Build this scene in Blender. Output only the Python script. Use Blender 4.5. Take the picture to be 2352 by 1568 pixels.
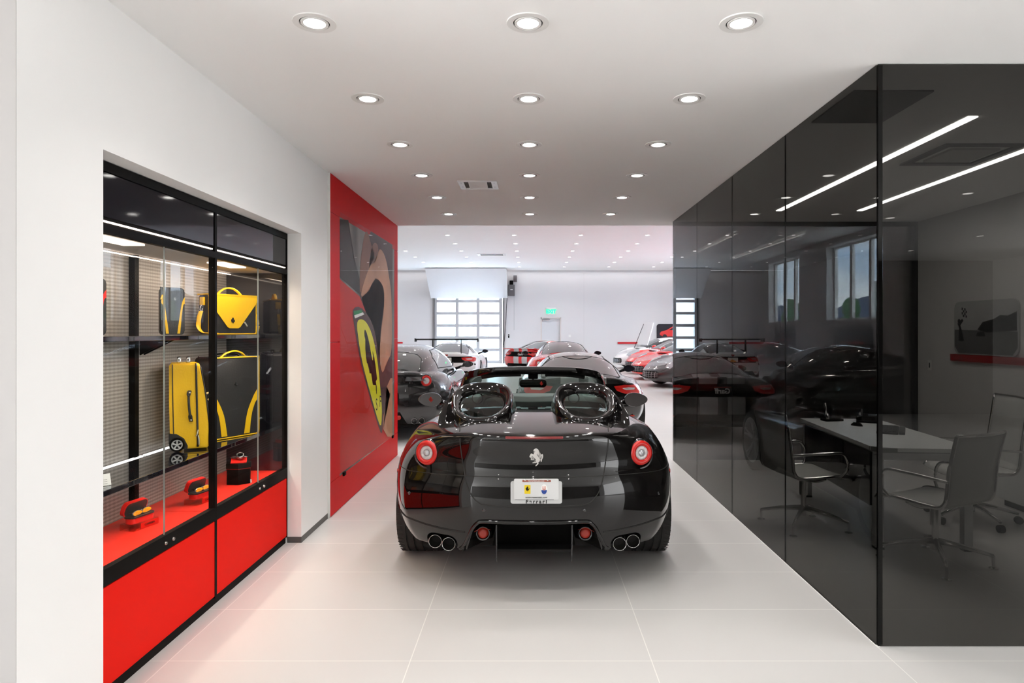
import bpy, bmesh, math, random
import numpy as np
from mathutils import Vector, Matrix
from mathutils.bvhtree import BVHTree
random.seed(7)
S = bpy.context.scene
for o in list(bpy.data.objects): bpy.data.objects.remove(o)
COL = S.collection
PI = math.pi
# ------------------------------------------------------------------ camera
CAMH = 1.6; FPX = 1510.0; CX = 1219.0; CY = 760.0
cd = bpy.data.cameras.new('camera'); cam = bpy.data.objects.new('camera', cd); COL.objects.link(cam)
cam.location = (0, 0, CAMH); cam.rotation_euler = (PI/2, 0, 0)
cd.sensor_width = 36; cd.lens = FPX/2352*36
cd.shift_x = -(CX-1176)/2352; cd.shift_y = -(784-CY)/2352
cd.clip_start = .05; cd.clip_end = 3000
S.camera = cam
# ------------------------------------------------------------------ colour management
S.view_settings.view_transform = 'Standard'; S.view_settings.look = 'None'
S.view_settings.gamma = 1; S.view_settings.use_curve_mapping = False
S.view_settings.exposure = 0.17
# ------------------------------------------------------------------ world (pale overcast daylight)
wd = bpy.data.worlds.new('world'); S.world = wd; wd.use_nodes = True
nt = wd.node_tree; nt.nodes.clear()
wo = nt.nodes.new('ShaderNodeOutputWorld'); bg = nt.nodes.new('ShaderNodeBackground')
tc = nt.nodes.new('ShaderNodeTexCoord'); nz = nt.nodes.new('ShaderNodeTexNoise'); rp = nt.nodes.new('ShaderNodeValToRGB')
mp = nt.nodes.new('ShaderNodeMapping'); mp.inputs['Scale'].default_value = (1, 1, 3)
nz.inputs['Scale'].default_value = 5; nz.inputs['Detail'].default_value = 6
rp.color_ramp.elements[0].position = .35; rp.color_ramp.elements[0].color = (.26, .42, .70, 1)
rp.color_ramp.elements[1].position = .62; rp.color_ramp.elements[1].color = (.62, .74, .88, 1)
nt.links.new(tc.outputs['Generated'], mp.inputs[0]); nt.links.new(mp.outputs[0], nz.inputs['Vector'])
nt.links.new(nz.outputs['Fac'], rp.inputs[0]); nt.links.new(rp.outputs[0], bg.inputs[0]); nt.links.new(bg.outputs[0], wo.inputs[0])
bg.inputs[1].default_value = 21.0
# ------------------------------------------------------------------ lights
def lamp(name, kind, loc, energy, color=(1, .955, .92), rot=(0, 0, 0), **kw):
    l = bpy.data.lights.new(name, kind); l.energy = energy; l.color = color
    for k, v in kw.items(): setattr(l, k, v)
    o = bpy.data.objects.new(name, l); COL.objects.link(o); o.location = loc; o.rotation_euler = rot
    return o
H1 = 2.956   # corridor ceiling
H2 = 4.58    # hall ceiling
SPOT_E = 24
ROWS = [2.89+.944*k for k in range(6)]; LCOLS = [-.95, -.012, .925]
for y in ROWS:
    for x in LCOLS: lamp('downlight_lamp', 'SPOT', (x, y, H1-.03), SPOT_E, spot_size=2.2, spot_blend=.9, shadow_soft_size=.05)
BROWS = (.2, -1.2, -2.7, -4.4); BCOLS = (-6.4, -4.3, -2.1, 0, 2.1, 4.3, 6.4)
for y in BROWS:
    for x in BCOLS: lamp('downlight_lamp', 'SPOT', (x, y, H1-.03), 30, color=(1, .97, .94), spot_size=1.75, spot_blend=.9, shadow_soft_size=.06)  # unseen ceiling spots added behind the photographer as fill light
for y in (10.4, 14.4, 18.5, 22.5, 26.6, 30.3):
    for x in (-6.7, -2.6, 1.55, 5.7, 8.6): lamp('hall_downlight_lamp', 'SPOT', (x, y, H2-.04), 420 if y < 11 else 150, color=(1, .95, .94), spot_size=2.5, spot_blend=.9, shadow_soft_size=.09)
for sx, sy, ra_, en in ((-8.2, -2.4, -PI/2, 760), (8.2, -1.0, PI/2, 205)): lamp('side_fill_light', 'AREA', (sx, sy, 1.5), en, color=(.98, .99, 1), rot=(0, ra_, 0), shape='RECTANGLE', size=2.7, size_y=7.2 if sx < 0 else 6)  # unseen fill lamps added either side of the photographer, no glazing there
# daylight through the hall windows and garage door

lamp('garage_door_daylight', 'AREA', (-3.1, 33.6, 1.8), 60, color=(.93, .97, 1), rot=(-PI/2, 0, 0), shape='RECTANGLE', size=3.4, size_y=3.0)
for yy in (20.0, 25.5): lamp('hall_window_daylight', 'AREA', (10.5, yy, 3.1), 160, color=(.85, .93, 1), rot=(0, PI/2, 0), shape='RECTANGLE', size=2.3, size_y=3.0)
# cove strip washing the far wall
lamp('cove_light', 'AREA', (.4, 32.55, H2+.02), 45, color=(.96, .97, 1), rot=(0, 0, 0), shape='RECTANGLE', size=19, size_y=.12)
# office linear lights (the strips carry these)
for sx in (2.79, 3.70): lamp('office_linear_lamp', 'AREA', (sx, 5.77, H1-.04), 19, color=(1, .98, .95), shape='RECTANGLE', size=.05, size_y=3.2)
# display cabinet lamps
lamp('cabinet_lamp', 'AREA', (-2.0, 3.25, 2.0), 4.5, color=(1, .78, .6), rot=(0, .15, 0), shape='RECTANGLE', size=.1, size_y=1.0)
lamp('cabinet_lamp', 'AREA', (-2.0, 4.4, 2.0), 4.5, color=(1, .78, .6), rot=(0, .15, 0), shape='RECTANGLE', size=.1, size_y=.95)
for yy in (3.25, 4.4):
    for dy in (-.36, 0, .36):
        lamp('cabinet_shelf_lamp', 'SPOT', (-1.96, yy+dy, 1.54), 4.5, color=(1, .84, .70), rot=(0, .25, 0), spot_size=2.7, spot_blend=1, shadow_soft_size=.012)
        lamp('cabinet_shelf_lamp', 'SPOT', (-1.96, yy+dy, .838), 3.4, color=(1, .84, .70), rot=(0, .1, 0), spot_size=2.7, spot_blend=1, shadow_soft_size=.012)

# ------------------------------------------------------------------ materials
MATS = {}
def mat(name, base=(.8, .8, .8), rough=.5, metal=0, coat=0, coat_rough=.03, spec=.5, emit=None, estr=0, alpha=1, trans=0, ior=1.5, noise=0, nscale=8, bump=0, sheen=0):
    if name in MATS: return MATS[name]
    m = bpy.data.materials.new(name); m.use_nodes = True; t = m.node_tree; b = t.nodes['Principled BSDF']
    b.inputs['Base Color'].default_value = (*base, 1); b.inputs['Roughness'].default_value = rough
    b.inputs['Metallic'].default_value = metal; b.inputs['Coat Weight'].default_value = coat; b.inputs['Coat Roughness'].default_value = coat_rough
    if name.startswith(('print_', 'picture_', 'red_wall', 'red_lac')): ior = 1.10; spec = .5
    b.inputs['Specular IOR Level'].default_value = spec; b.inputs['IOR'].default_value = ior
    b.inputs['Transmission Weight'].default_value = trans; b.inputs['Alpha'].default_value = alpha
    if emit: b.inputs['Emission Color'].default_value = (*emit, 1); b.inputs['Emission Strength'].default_value = estr
    if noise or bump:
        c = t.nodes.new('ShaderNodeTexCoord'); n = t.nodes.new('ShaderNodeTexNoise'); n.inputs['Scale'].default_value = nscale; n.inputs['Detail'].default_value = 5
        t.links.new(c.outputs['Object'], n.inputs['Vector'])
        if noise:
            mx = t.nodes.new('ShaderNodeMix'); mx.data_type = 'RGBA'
            mx.inputs['A'].default_value = (*[v*(1-noise) for v in base], 1); mx.inputs['B'].default_value = (*[min(1, v*(1+noise)) for v in base], 1)
            t.links.new(n.outputs['Fac'], mx.inputs['Factor']); t.links.new(mx.outputs['Result'], b.inputs['Base Color'])
        if bump:
            bp = t.nodes.new('ShaderNodeBump'); bp.inputs['Strength'].default_value = bump; bp.inputs['Distance'].default_value = .01
            t.links.new(n.outputs['Fac'], bp.inputs['Height']); t.links.new(bp.outputs[0], b.inputs['Normal'])
    MATS[name] = m; return m
def glass_mat(name, tint, curve, gcol=(1, 1, 1), rough=0):
    """thin pane: tinted see-through plus an angle-dependent mirror reflection (curve = (facing, reflectance) pairs)"""
    m = bpy.data.materials.new(name); m.use_nodes = True; t = m.node_tree; t.nodes.clear()
    out = t.nodes.new('ShaderNodeOutputMaterial'); mx = t.nodes.new('ShaderNodeMixShader')
    tr = t.nodes.new('ShaderNodeBsdfTransparent'); gl = t.nodes.new('ShaderNodeBsdfGlossy'); gl.inputs['Roughness'].default_value = rough
    gl.inputs['Color'].default_value = (*gcol, 1); tr.inputs['Color'].default_value = (*tint, 1)
    lw = t.nodes.new('ShaderNodeLayerWeight'); lw.inputs['Blend'].default_value = .5
    fc = t.nodes.new('ShaderNodeFloatCurve'); cu = fc.mapping.curves[0]
    cu.points[0].location = curve[0]; cu.points[1].location = curve[-1]
    for p in curve[1:-1]: cu.points.new(*p)
    for p in cu.points: p.handle_type = 'AUTO_CLAMPED'
    fc.mapping.update()
    t.links.new(lw.outputs['Facing'], fc.inputs['Value']); t.links.new(fc.outputs[0], mx.inputs['Fac'])
    t.links.new(tr.outputs[0], mx.inputs[1]); t.links.new(gl.outputs[0], mx.inputs[2]); t.links.new(mx.outputs[0], out.inputs[0])
    MATS[name] = m; return m
NORMAL_GLASS = [(0, .05), (.5, .08), (.66, .16), (.78, .30), (.88, .52), (1, 1)]
POLAR_GLASS = [(0, .025), (.45, .012), (.6, .02), (.68, .05), (.76, .15), (.85, .32), (.93, .6), (1, 1)]
M_tint = glass_mat('black_tinted_glass', (.385, .38, .37), POLAR_GLASS)
M_clear = glass_mat('clear_glass', (.97, .98, .97), [(0, .008), (.5, .008), (.66, .015), (.78, .045), (.88, .16), (1, 1)])
M_carglass = glass_mat('car_window_glass', (.55, .66, .62), NORMAL_GLASS)
M_darkglass = mat('dark_car_glass', (.018, .02, .02), .03, coat=1, spec=.8)
M_greyglass = mat('grey_car_glass', (.05, .052, .05), .03, coat=1, spec=.8)
M_wall = mat('white_wall_paint', (.915, .91, .90), .65, noise=.012, nscale=3)
M_ceil = mat('white_ceiling_paint', (.955, .95, .94), .75, noise=.012, nscale=2)
M_hallwall = mat('hall_wall_paint', (.70, .68, .68), .6, noise=.012, nscale=1.5)
M_officewall = mat('office_wall_paint', (.62, .61, .60), .7, noise=.02)
M_trimwhite = mat('white_trim', (.82, .81, .79), .35)
M_glow = mat('lamp_glow', (1, 1, 1), .4, emit=(1, .97, .92), estr=22)
M_glowhall = mat('hall_lamp_glow', (1, 1, 1), .4, emit=(1, .96, .93), estr=16)
M_linear = mat('linear_lamp_glow', (1, 1, 1), .4, emit=(1, .98, .95), estr=12)
M_led = mat('warm_led_glow', (1, 1, 1), .4, emit=(1, .80, .66), estr=2.2)
M_ledw = mat('cool_led_glow', (1, 1, 1), .4, emit=(.97, .98, 1), estr=1.6)
M_black = mat('black_satin', (.005, .0045, .004), .5, spec=.06)
M_header = mat('black_header_glass', (.006, .006, .010), .05, spec=.22)
M_blackgloss = mat('black_gloss_panel', (.010, .010, .014), .05, coat=1)
M_blackmatte = mat('black_matte', (.015, .014, .013), .8)
M_rubber = mat('tyre_rubber', (.022, .021, .020), .75, bump=.3, nscale=40)
M_chrome = mat('chrome', (.66, .65, .64), .14, metal=1)
M_steel = mat('brushed_steel', (.45, .45, .45), .35, metal=1)
M_alu = mat('aluminium', (.62, .63, .64), .4, metal=.6)
M_redpanel = mat('red_lacquer', (.78, .014, .008), .45, spec=.15, noise=.04, nscale=1)
M_redwall = mat('red_wall_panel', (.60, .006, .008), .35, spec=.12)
M_redcase = mat('red_case', (.75, .02, .015), .35)
M_reddeck = mat('red_deck', (.80, .035, .02), .38, spec=.3)
M_yellow = mat('yellow_leather', (.84, .50, .003), .42, bump=.12, nscale=90)
M_blackleather = mat('black_leather', (.022, .021, .021), .45, bump=.2, nscale=90)
M_zip = mat('zip_metal', (.6, .58, .52), .3, metal=1)
M_ink = mat('black_ink', (.01, .01, .01), .5)
M_white = mat('white_card', (.85, .85, .83), .6)
M_silverprint = mat('silver_print', (.75, .75, .75), .35)
M_deskwhite = mat('white_laminate', (.80, .82, .82), .3)
M_meshchair = mat('pale_chair_mesh', (.62, .62, .60), .6, alpha=.92)
M_green = mat('exit_sign_green', (.0, .6, .2), .4, emit=(.02, .95, .32), estr=1.6)
# paints
M_paintblack = mat('black_car_paint', (.0045, .004, .004), .12, coat=1, coat_rough=.012, spec=.05)
M_paintblackhall = mat('black_metallic_paint', (.012, .011, .012), .2, metal=.1, coat=1)
M_paintgrey = mat('dark_grey_paint', (.045, .042, .043), .25, metal=.3, coat=1)
M_paintred = mat('red_car_paint', (.72, .012, .012), .25, coat=1)
M_paintwhite = mat('white_car_paint', (.80, .79, .78), .25, coat=1)
M_lampred = mat('red_lamp_lens', (.50, .008, .005), .3, coat=.2, emit=(1, .03, .02), estr=.04)
M_lampwhite = mat('pale_lamp_lens', (.62, .60, .60), .18, coat=1, bump=.6, nscale=120)
M_brake = mat('dark_red_lens', (.16, .008, .01), .2, coat=.3)
M_reflred = mat('red_reflector', (.42, .02, .008), .25, coat=.3)
M_plate = mat('plate_silver', (.58, .59, .59), .3, metal=.2)
M_grille = mat('grille_mesh', (.01, .01, .01), .5)
M_headlamp = mat('headlamp_lens', (.45, .46, .48), .08, coat=1, metal=.3)
M_interior = mat('cabin_leather', (.025, .024, .023), .55)
def stripe_mat(name, base, stripe, x0, x1):
    m = bpy.data.materials.new(name); m.use_nodes = True; t = m.node_tree; b = t.nodes['Principled BSDF']
    b.inputs['Roughness'].default_value = .2; b.inputs['Coat Weight'].default_value = 1
    c = t.nodes.new('ShaderNodeTexCoord'); s = t.nodes.new('ShaderNodeSeparateXYZ'); t.links.new(c.outputs['Object'], s.inputs[0])
    ab = t.nodes.new('ShaderNodeMath'); ab.operation = 'ABSOLUTE'; t.links.new(s.outputs[0], ab.inputs[0])
    g = t.nodes.new('ShaderNodeMath'); g.operation = 'GREATER_THAN'; g.inputs[1].default_value = x0; t.links.new(ab.outputs[0], g.inputs[0])
    l = t.nodes.new('ShaderNodeMath'); l.operation = 'LESS_THAN'; l.inputs[1].default_value = x1; t.links.new(ab.outputs[0], l.inputs[0])
    p = t.nodes.new('ShaderNodeMath'); p.operation = 'MULTIPLY'; t.links.new(g.outputs[0], p.inputs[0]); t.links.new(l.outputs[0], p.inputs[1])
    mx = t.nodes.new('ShaderNodeMix'); mx.data_type = 'RGBA'; mx.inputs['A'].default_value = (*base, 1); mx.inputs['B'].default_value = (*stripe, 1)
    t.links.new(p.outputs[0], mx.inputs['Factor']); t.links.new(mx.outputs['Result'], b.inputs['Base Color'])
    return m
M_stripeblack = stripe_mat('black_paint_grey_stripes', (.010, .010, .010), (.28, .28, .28), .07, .33)
M_stripered = stripe_mat('red_paint_silver_stripes', (.72, .012, .012), (.55, .55, .56), .07, .30)
def tile_mat():
    m = bpy.data.materials.new('floor_tiles'); m.use_nodes = True; t = m.node_tree; b = t.nodes['Principled BSDF']
    c = t.nodes.new('ShaderNodeTexCoord'); s = t.nodes.new('ShaderNodeSeparateXYZ'); t.links.new(c.outputs['Object'], s.inputs[0])
    def line(out, off, pitch, w):
        a = t.nodes.new('ShaderNodeMath'); a.operation = 'ADD'; a.inputs[1].default_value = -off+pitch*100; t.links.new(out, a.inputs[0])
        q = t.nodes.new('ShaderNodeMath'); q.operation = 'MODULO'; q.inputs[1].default_value = pitch; t.links.new(a.outputs[0], q.inputs[0])
        k = t.nodes.new('ShaderNodeMath'); k.operation = 'LESS_THAN'; k.inputs[1].default_value = w; t.links.new(q.outputs[0], k.inputs[0])
        return k
    lx = line(s.outputs[0], -.587, 1.171, .005); ly = line(s.outputs[1], 3.188, .589, .005)
    mxm = t.nodes.new('ShaderNodeMath'); mxm.operation = 'MAXIMUM'; t.links.new(lx.outputs[0], mxm.inputs[0]); t.links.new(ly.outputs[0], mxm.inputs[1])
    n = t.nodes.new('ShaderNodeTexNoise'); n.inputs['Scale'].default_value = .7; n.inputs['Detail'].default_value = 4; t.links.new(c.outputs['Object'], n.inputs['Vector'])
    m1 = t.nodes.new('ShaderNodeMix'); m1.data_type = 'RGBA'; m1.inputs['A'].default_value = (.60, .588, .572, 1); m1.inputs['B'].default_value = (.65, .643, .63, 1)
    t.links.new(n.outputs['Fac'], m1.inputs['Factor'])
    m2 = t.nodes.new('ShaderNodeMix'); m2.data_type = 'RGBA'; m2.inputs['B'].default_value = (.80, .79, .76, 1)
    t.links.new(mxm.outputs[0], m2.inputs['Factor']); t.links.new(m1.outputs['Result'], m2.inputs['A']); t.links.new(m2.outputs['Result'], b.inputs['Base Color'])
    b.inputs['Roughness'].default_value = .30; b.inputs['Specular IOR Level'].default_value = .35
    return m
M_floor = tile_mat()
def mesh_mat():
    m = bpy.data.materials.new('expanded_metal_mesh'); m.use_nodes = True; t = m.node_tree; b = t.nodes['Principled BSDF']
    c = t.nodes.new('ShaderNodeTexCoord'); s = t.nodes.new('ShaderNodeSeparateXYZ'); t.links.new(c.outputs['Object'], s.inputs[0])
    def mul(o, k, ph=0):
        a = t.nodes.new('ShaderNodeMath'); a.operation = 'MULTIPLY_ADD'; a.inputs[1].default_value = k; a.inputs[2].default_value = ph; t.links.new(o, a.inputs[0]); return a.outputs[0]
    def op(kind, a, b_=None):
        q = t.nodes.new('ShaderNodeMath'); q.operation = kind; t.links.new(a, q.inputs[0])
        if b_ is not None: t.links.new(b_, q.inputs[1])
        return q.outputs[0]
    y = mul(s.outputs[1], PI/.011); z = mul(s.outputs[2], PI/.020)
    f = op('MULTIPLY', op('SINE', op('ADD', y, z)), op('SINE', op('SUBTRACT', y, z)))
    r = t.nodes.new('ShaderNodeMapRange'); r.inputs['From Min'].default_value = -.25; r.inputs['From Max'].default_value = .35; t.links.new(f, r.inputs['Value'])
    mx = t.nodes.new('ShaderNodeMix'); mx.data_type = 'RGBA'; mx.inputs['A'].default_value = (.21, .19, .175, 1); mx.inputs['B'].default_value = (.44, .41, .385, 1)
    t.links.new(r.outputs[0], mx.inputs['Factor']); t.links.new(mx.outputs['Result'], b.inputs['Base Color']); b.inputs['Roughness'].default_value = .5; b.inputs['Metallic'].default_value = .2
    return m
M_mesh = mesh_mat()

# ------------------------------------------------------------------ geometry helpers
def link(name, bm, m, parent=None, smooth=False, sharp=None):
    bmesh.ops.recalc_face_normals(bm, faces=bm.faces)
    me = bpy.data.meshes.new(name); bm.to_mesh(me); bm.free()
    if smooth:
        for p in me.polygons: p.use_smooth = True
        if sharp: me.set_sharp_from_angle(angle=math.radians(sharp))
    if m is not None: me.materials.append(m)
    o = bpy.data.objects.new(name, me); COL.objects.link(o)
    if parent: o.parent = parent
    return o
def tag(o, label, cat, group=None, kind=None):
    o['label'] = label; o['category'] = cat
    if group: o['group'] = group
    if kind: o['kind'] = kind
    return o
def thing(name, label, cat, loc=(0, 0, 0), rz=0, group=None, rot=None):
    o = bpy.data.objects.new(name, None); COL.objects.link(o); o.location = loc
    o.rotation_euler = rot if rot else (0, 0, rz); o.empty_display_size = .1
    return tag(o, label, cat, group)
def struct(o): o['kind'] = 'structure'; return o
def copy_tree(o, parent=None):
    c = o.copy(); COL.objects.link(c); c.parent = parent
    for ch in [x for x in bpy.data.objects if x.parent == o]: copy_tree(ch, c)
    return c
def new(): return bmesh.new()
def box(bm, x0, x1, y0, y1, z0, z1, bev=0, seg=2):
    vs = [bm.verts.new((x, y, z)) for x in (x0, x1) for y in (y0, y1) for z in (z0, z1)]
    fs = [(0, 1, 3, 2), (4, 6, 7, 5), (0, 4, 5, 1), (2, 3, 7, 6), (0, 2, 6, 4), (1, 5, 7, 3)]
    F = [bm.faces.new([vs[i] for i in f]) for f in fs]
    if bev:
        es = list({e for f in F for e in f.edges}); bmesh.ops.bevel(bm, geom=es, offset=bev, segments=seg, profile=.5, affect='EDGES')
    return vs
def mkbox(name, m, parent, x0, x1, y0, y1, z0, z1, bev=0, seg=2, smooth=False):
    bm = new(); box(bm, x0, x1, y0, y1, z0, z1, bev, seg); return link(name, bm, m, parent, smooth or bev > .005, 40 if bev > .005 else 25)
def prism(bm, pts, vec, both=False):
    """closed prism from a 3-D outline pushed along vec"""
    v = Vector(vec); a = [bm.verts.new(p) for p in pts]; b = [bm.verts.new(Vector(p)+v) for p in pts]
    bm.faces.new(a); bm.faces.new(b[::-1])
    n = len(a)
    for i in range(n): bm.faces.new((a[i], b[i], b[(i+1) % n], a[(i+1) % n]))
def sweep(bm, pts, r, n=10, closed=False, caps=True, sq=None, up=(0, 0, 1)):
    """tube (or flat bar when sq=(w,h)) along 3-D points, r may be a list"""
    P = [Vector(p) for p in pts]; N = len(P); rings = []
    for i in range(N):
        if closed: d = P[(i+1) % N]-P[i-1]
        else: d = P[min(i+1, N-1)]-P[max(i-1, 0)]
        if d.length < 1e-9: d = Vector((0, 0, 1))
        d.normalize(); u = Vector(up)
        if abs(d.dot(u)) > .98: u = Vector((1, 0, 0)) if abs(d.x) < .9 else Vector((0, 1, 0))
        a = d.cross(u).normalized(); b = a.cross(d).normalized(); rr = r[i] if isinstance(r, (list, tuple)) else r
        ring = []
        for k in range(n):
            t = 2*PI*(k+.5)/n; c, s = math.cos(t), math.sin(t)
            if sq:
                q = 5.0; e = (abs(c)**q+abs(s)**q)**(-1/q); ring.append(bm.verts.new(P[i]+a*(c*e*sq[0]/2)+b*(s*e*sq[1]/2)))
            else: ring.append(bm.verts.new(P[i]+a*(c*rr)+b*(s*rr)))
        rings.append(ring)
    M = N if closed else N-1
    for i in range(M):
        A, B = rings[i], rings[(i+1) % N]
        for k in range(n): bm.faces.new((A[k], A[(k+1) % n], B[(k+1) % n], B[k]))
    if caps and not closed: bm.faces.new(rings[0]); bm.faces.new(rings[-1][::-1])
def smoothpath(pts, k=6, closed=False):
    P = [Vector(p) for p in pts]; n = len(P); out = []
    for i in range(n if closed else n-1):
        p0 = P[(i-1) % n] if closed or i > 0 else P[0]; p1 = P[i]; p2 = P[(i+1) % n]
        p3 = P[(i+2) % n] if closed or i < n-2 else P[-1]
        for j in range(k):
            t = j/k; out.append(.5*((2*p1)+(-p0+p2)*t+(2*p0-5*p1+4*p2-p3)*t*t+(-p0+3*p1-3*p2+p3)*t**3))
    if not closed: out.append(P[-1])
    return out
def lathe(bm, prof, origin, axis, n=32, closed=True):
    """revolve (r, h) profile about axis through origin"""
    ax = Vector(axis).normalized(); u = ax.orthogonal().normalized(); v = ax.cross(u); O = Vector(origin); rings = []
    for r, h in prof:
        if r < 1e-6: rings.append([bm.verts.new(O+ax*h)])
        else: rings.append([bm.verts.new(O+ax*h+(u*math.cos(2*PI*k/n)+v*math.sin(2*PI*k/n))*r) for k in range(n)])
    for A, B in zip(rings, rings[1:]):
        for k in range(n):
            q = [A[k % len(A)], A[(k+1) % len(A)], B[(k+1) % len(B)], B[k % len(B)]]; w = []
            for x in q:
                if x not in w: w.append(x)
            if len(w) > 2: bm.faces.new(w)
def rrect(w, h, r, n=5, cx=0, cy=0):
    out = []
    for sx, sy, a0 in ((1, 1, 0), (-1, 1, 90), (-1, -1, 180), (1, -1, 270)):
        for k in range(n+1):
            a = math.radians(a0+90*k/n); out.append((cx+sx*(w/2-r)+r*math.cos(a), cy+sy*(h/2-r)+r*math.sin(a)))
    return out
def frame(O, U, V):
    O, U, V = Vector(O), Vector(U), Vector(V)
    return lambda p: O+U*p[0]+V*p[1]
def textmesh(name, s, size, m, parent, O, U, V, extrude=.001, align='CENTER', space=1.0, bold=0):
    cu = bpy.data.curves.new(name, 'FONT'); cu.body = s; cu.size = size; cu.extrude = extrude; cu.align_x = align; cu.align_y = 'CENTER'; cu.space_character = space; cu.offset = bold
    t = bpy.data.objects.new(name, cu); COL.objects.link(t); bpy.context.view_layer.update()
    me = bpy.data.meshes.new_from_object(t.evaluated_get(bpy.context.evaluated_depsgraph_get())); bpy.data.objects.remove(t)
    U, V = Vector(U).normalized(), Vector(V).normalized(); W = U.cross(V)
    mt = Matrix((( U.x, V.x, W.x, O[0]), (U.y, V.y, W.y, O[1]), (U.z, V.z, W.z, O[2]), (0, 0, 0, 1)))
    me.transform(mt); me.materials.clear(); me.materials.append(m)
    o = bpy.data.objects.new(name, me); COL.objects.link(o); o.parent = parent; return o
HORSE = [(1065,235),(1085,212),(1112,200),(1128,203),(1152,216),(1170,245),(1175,290),(1170,330),(1150,340),(1147,308),(1128,330),(1150,365),(1180,400),(1197,430),(1215,425),(1233,395),(1236,370),(1220,345),(1238,312),(1258,345),(1252,395),(1234,435),(1228,472),(1208,482),(1212,452),(1192,450),(1186,475),(1162,492),(1165,520),(1120,568),(1104,560),(1140,512),(1130,498),(1052,509),(1048,492),(1105,480),(1118,462),(1105,425),(1075,392),(1050,362),(1027,364),(1020,382),(1037,424),(1082,430),(1078,443),(1008,441),(1018,425),(1002,385),(985,383),(992,350),(1018,305),(1040,312),(1068,325),(1082,290),(1098,262),(1086,252),(1070,254)]
HORSE = [((x-1120)/368, -(y-385)/368) for x, y in HORSE]
def horse(name, m, parent, O, U, V, h, th=.004, flip=1):
    bm = new(); f = frame(O, Vector(U)*h*flip, Vector(V)*h); W = Vector(U).cross(Vector(V)).normalized()
    prism(bm, smoothpath([f(p) for p in HORSE], 3, True) if h > .09 else [f(p) for p in HORSE], W*th); bmesh.ops.triangulate(bm, faces=[q for q in bm.faces if len(q.verts) > 4])
    return link(name, bm, m, parent)
def to_mesh_eval(bm, mods):
    me = bpy.data.meshes.new('tmp'); bm.to_mesh(me); bm.free()
    o = bpy.data.objects.new('tmp', me); COL.objects.link(o)
    for k, kw in mods:
        md = o.modifiers.new('m', k)
        for a, v in kw.items(): setattr(md, a, v)
    bpy.context.view_layer.update()
    out = bmesh.new(); ev = o.evaluated_get(bpy.context.evaluated_depsgraph_get()); me2 = bpy.data.meshes.new_from_object(ev); out.from_mesh(me2)
    bpy.data.objects.remove(o); bpy.data.meshes.remove(me); bpy.data.meshes.remove(me2)
    return out
def interp(tab):
    xs = [a for a, _ in tab]; ys = [b for _, b in tab]; n = len(xs)
    d = [(ys[i+1]-ys[i])/(xs[i+1]-xs[i]) for i in range(n-1)]
    m = [d[0]]+[0 if d[i-1]*d[i] <= 0 else 2*d[i-1]*d[i]/(d[i-1]+d[i]) for i in range(1, n-1)]+[d[-1]]
    def f(x):
        if x <= xs[0]: return ys[0]
        if x >= xs[-1]: return ys[-1]
        i = max(k for k in range(n-1) if xs[k] <= x); h = xs[i+1]-xs[i]; t = (x-xs[i])/h
        return (2*t**3-3*t*t+1)*ys[i]+(t**3-2*t*t+t)*h*m[i]+(-2*t**3+3*t*t)*ys[i+1]+(t**3-t*t)*h*m[i+1]
    return f
def cut_region(bm, poly, ax, flt):
    """knife a convex 2-D outline (axes ax) into the faces passing flt and return the faces inside"""
    A = sum(poly[i][0]*poly[(i+1) % len(poly)][1]-poly[(i+1) % len(poly)][0]*poly[i][1] for i in range(len(poly)))
    if A < 0: poly = poly[::-1]
    x0 = min(p[0] for p in poly); x1 = max(p[0] for p in poly); y0 = min(p[1] for p in poly); y1 = max(p[1] for p in poly)
    def near():
        fs = []
        for f in bm.faces:
            us = [v.co[ax[0]] for v in f.verts]; vs = [v.co[ax[1]] for v in f.verts]
            if max(us) > x0 and min(us) < x1 and max(vs) > y0 and min(vs) < y1 and flt(f): fs.append(f)
        return fs
    for i in range(len(poly)):
        (a, b), (c, d) = poly[i], poly[(i+1) % len(poly)]; e = (c-a, d-b)
        if abs(e[0])+abs(e[1]) < 1e-7: continue
        co = Vector((0, 0, 0)); co[ax[0]] = a; co[ax[1]] = b; no = Vector((0, 0, 0)); no[ax[0]] = e[1]; no[ax[1]] = -e[0]
        fs = near(); g = fs+list({x for f in fs for x in f.edges})+list({x for f in fs for x in f.verts})
        bmesh.ops.bisect_plane(bm, geom=g, plane_co=co, plane_no=no.normalized(), dist=1e-5)
    out = []
    for f in near():
        c = f.calc_center_median(); p = (c[ax[0]], c[ax[1]])
        if all((q[0]-o_[0])*(p[1]-o_[1])-(q[1]-o_[1])*(p[0]-o_[0]) >= -1e-6 for o_, q in zip(poly, poly[1:]+poly[:1])): out.append(f)
    return out
def split_faces(bm, faces):
    """move the given faces into a bmesh of their own"""
    s = set(f.index for f in faces); vm = {}; out = new()
    for f in faces:
        vs = []
        for v in f.verts:
            if v not in vm: vm[v] = out.verts.new(v.co)
            vs.append(vm[v])
        try: out.faces.new(vs)
        except ValueError: pass
    bmesh.ops.delete(bm, geom=faces, context='FACES')
    return out
def circle(cx, cy, r, n=24, ry=None): return [(cx+r*math.cos(2*PI*k/n), cy+(ry or r)*math.sin(2*PI*k/n)) for k in range(n)]
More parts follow.
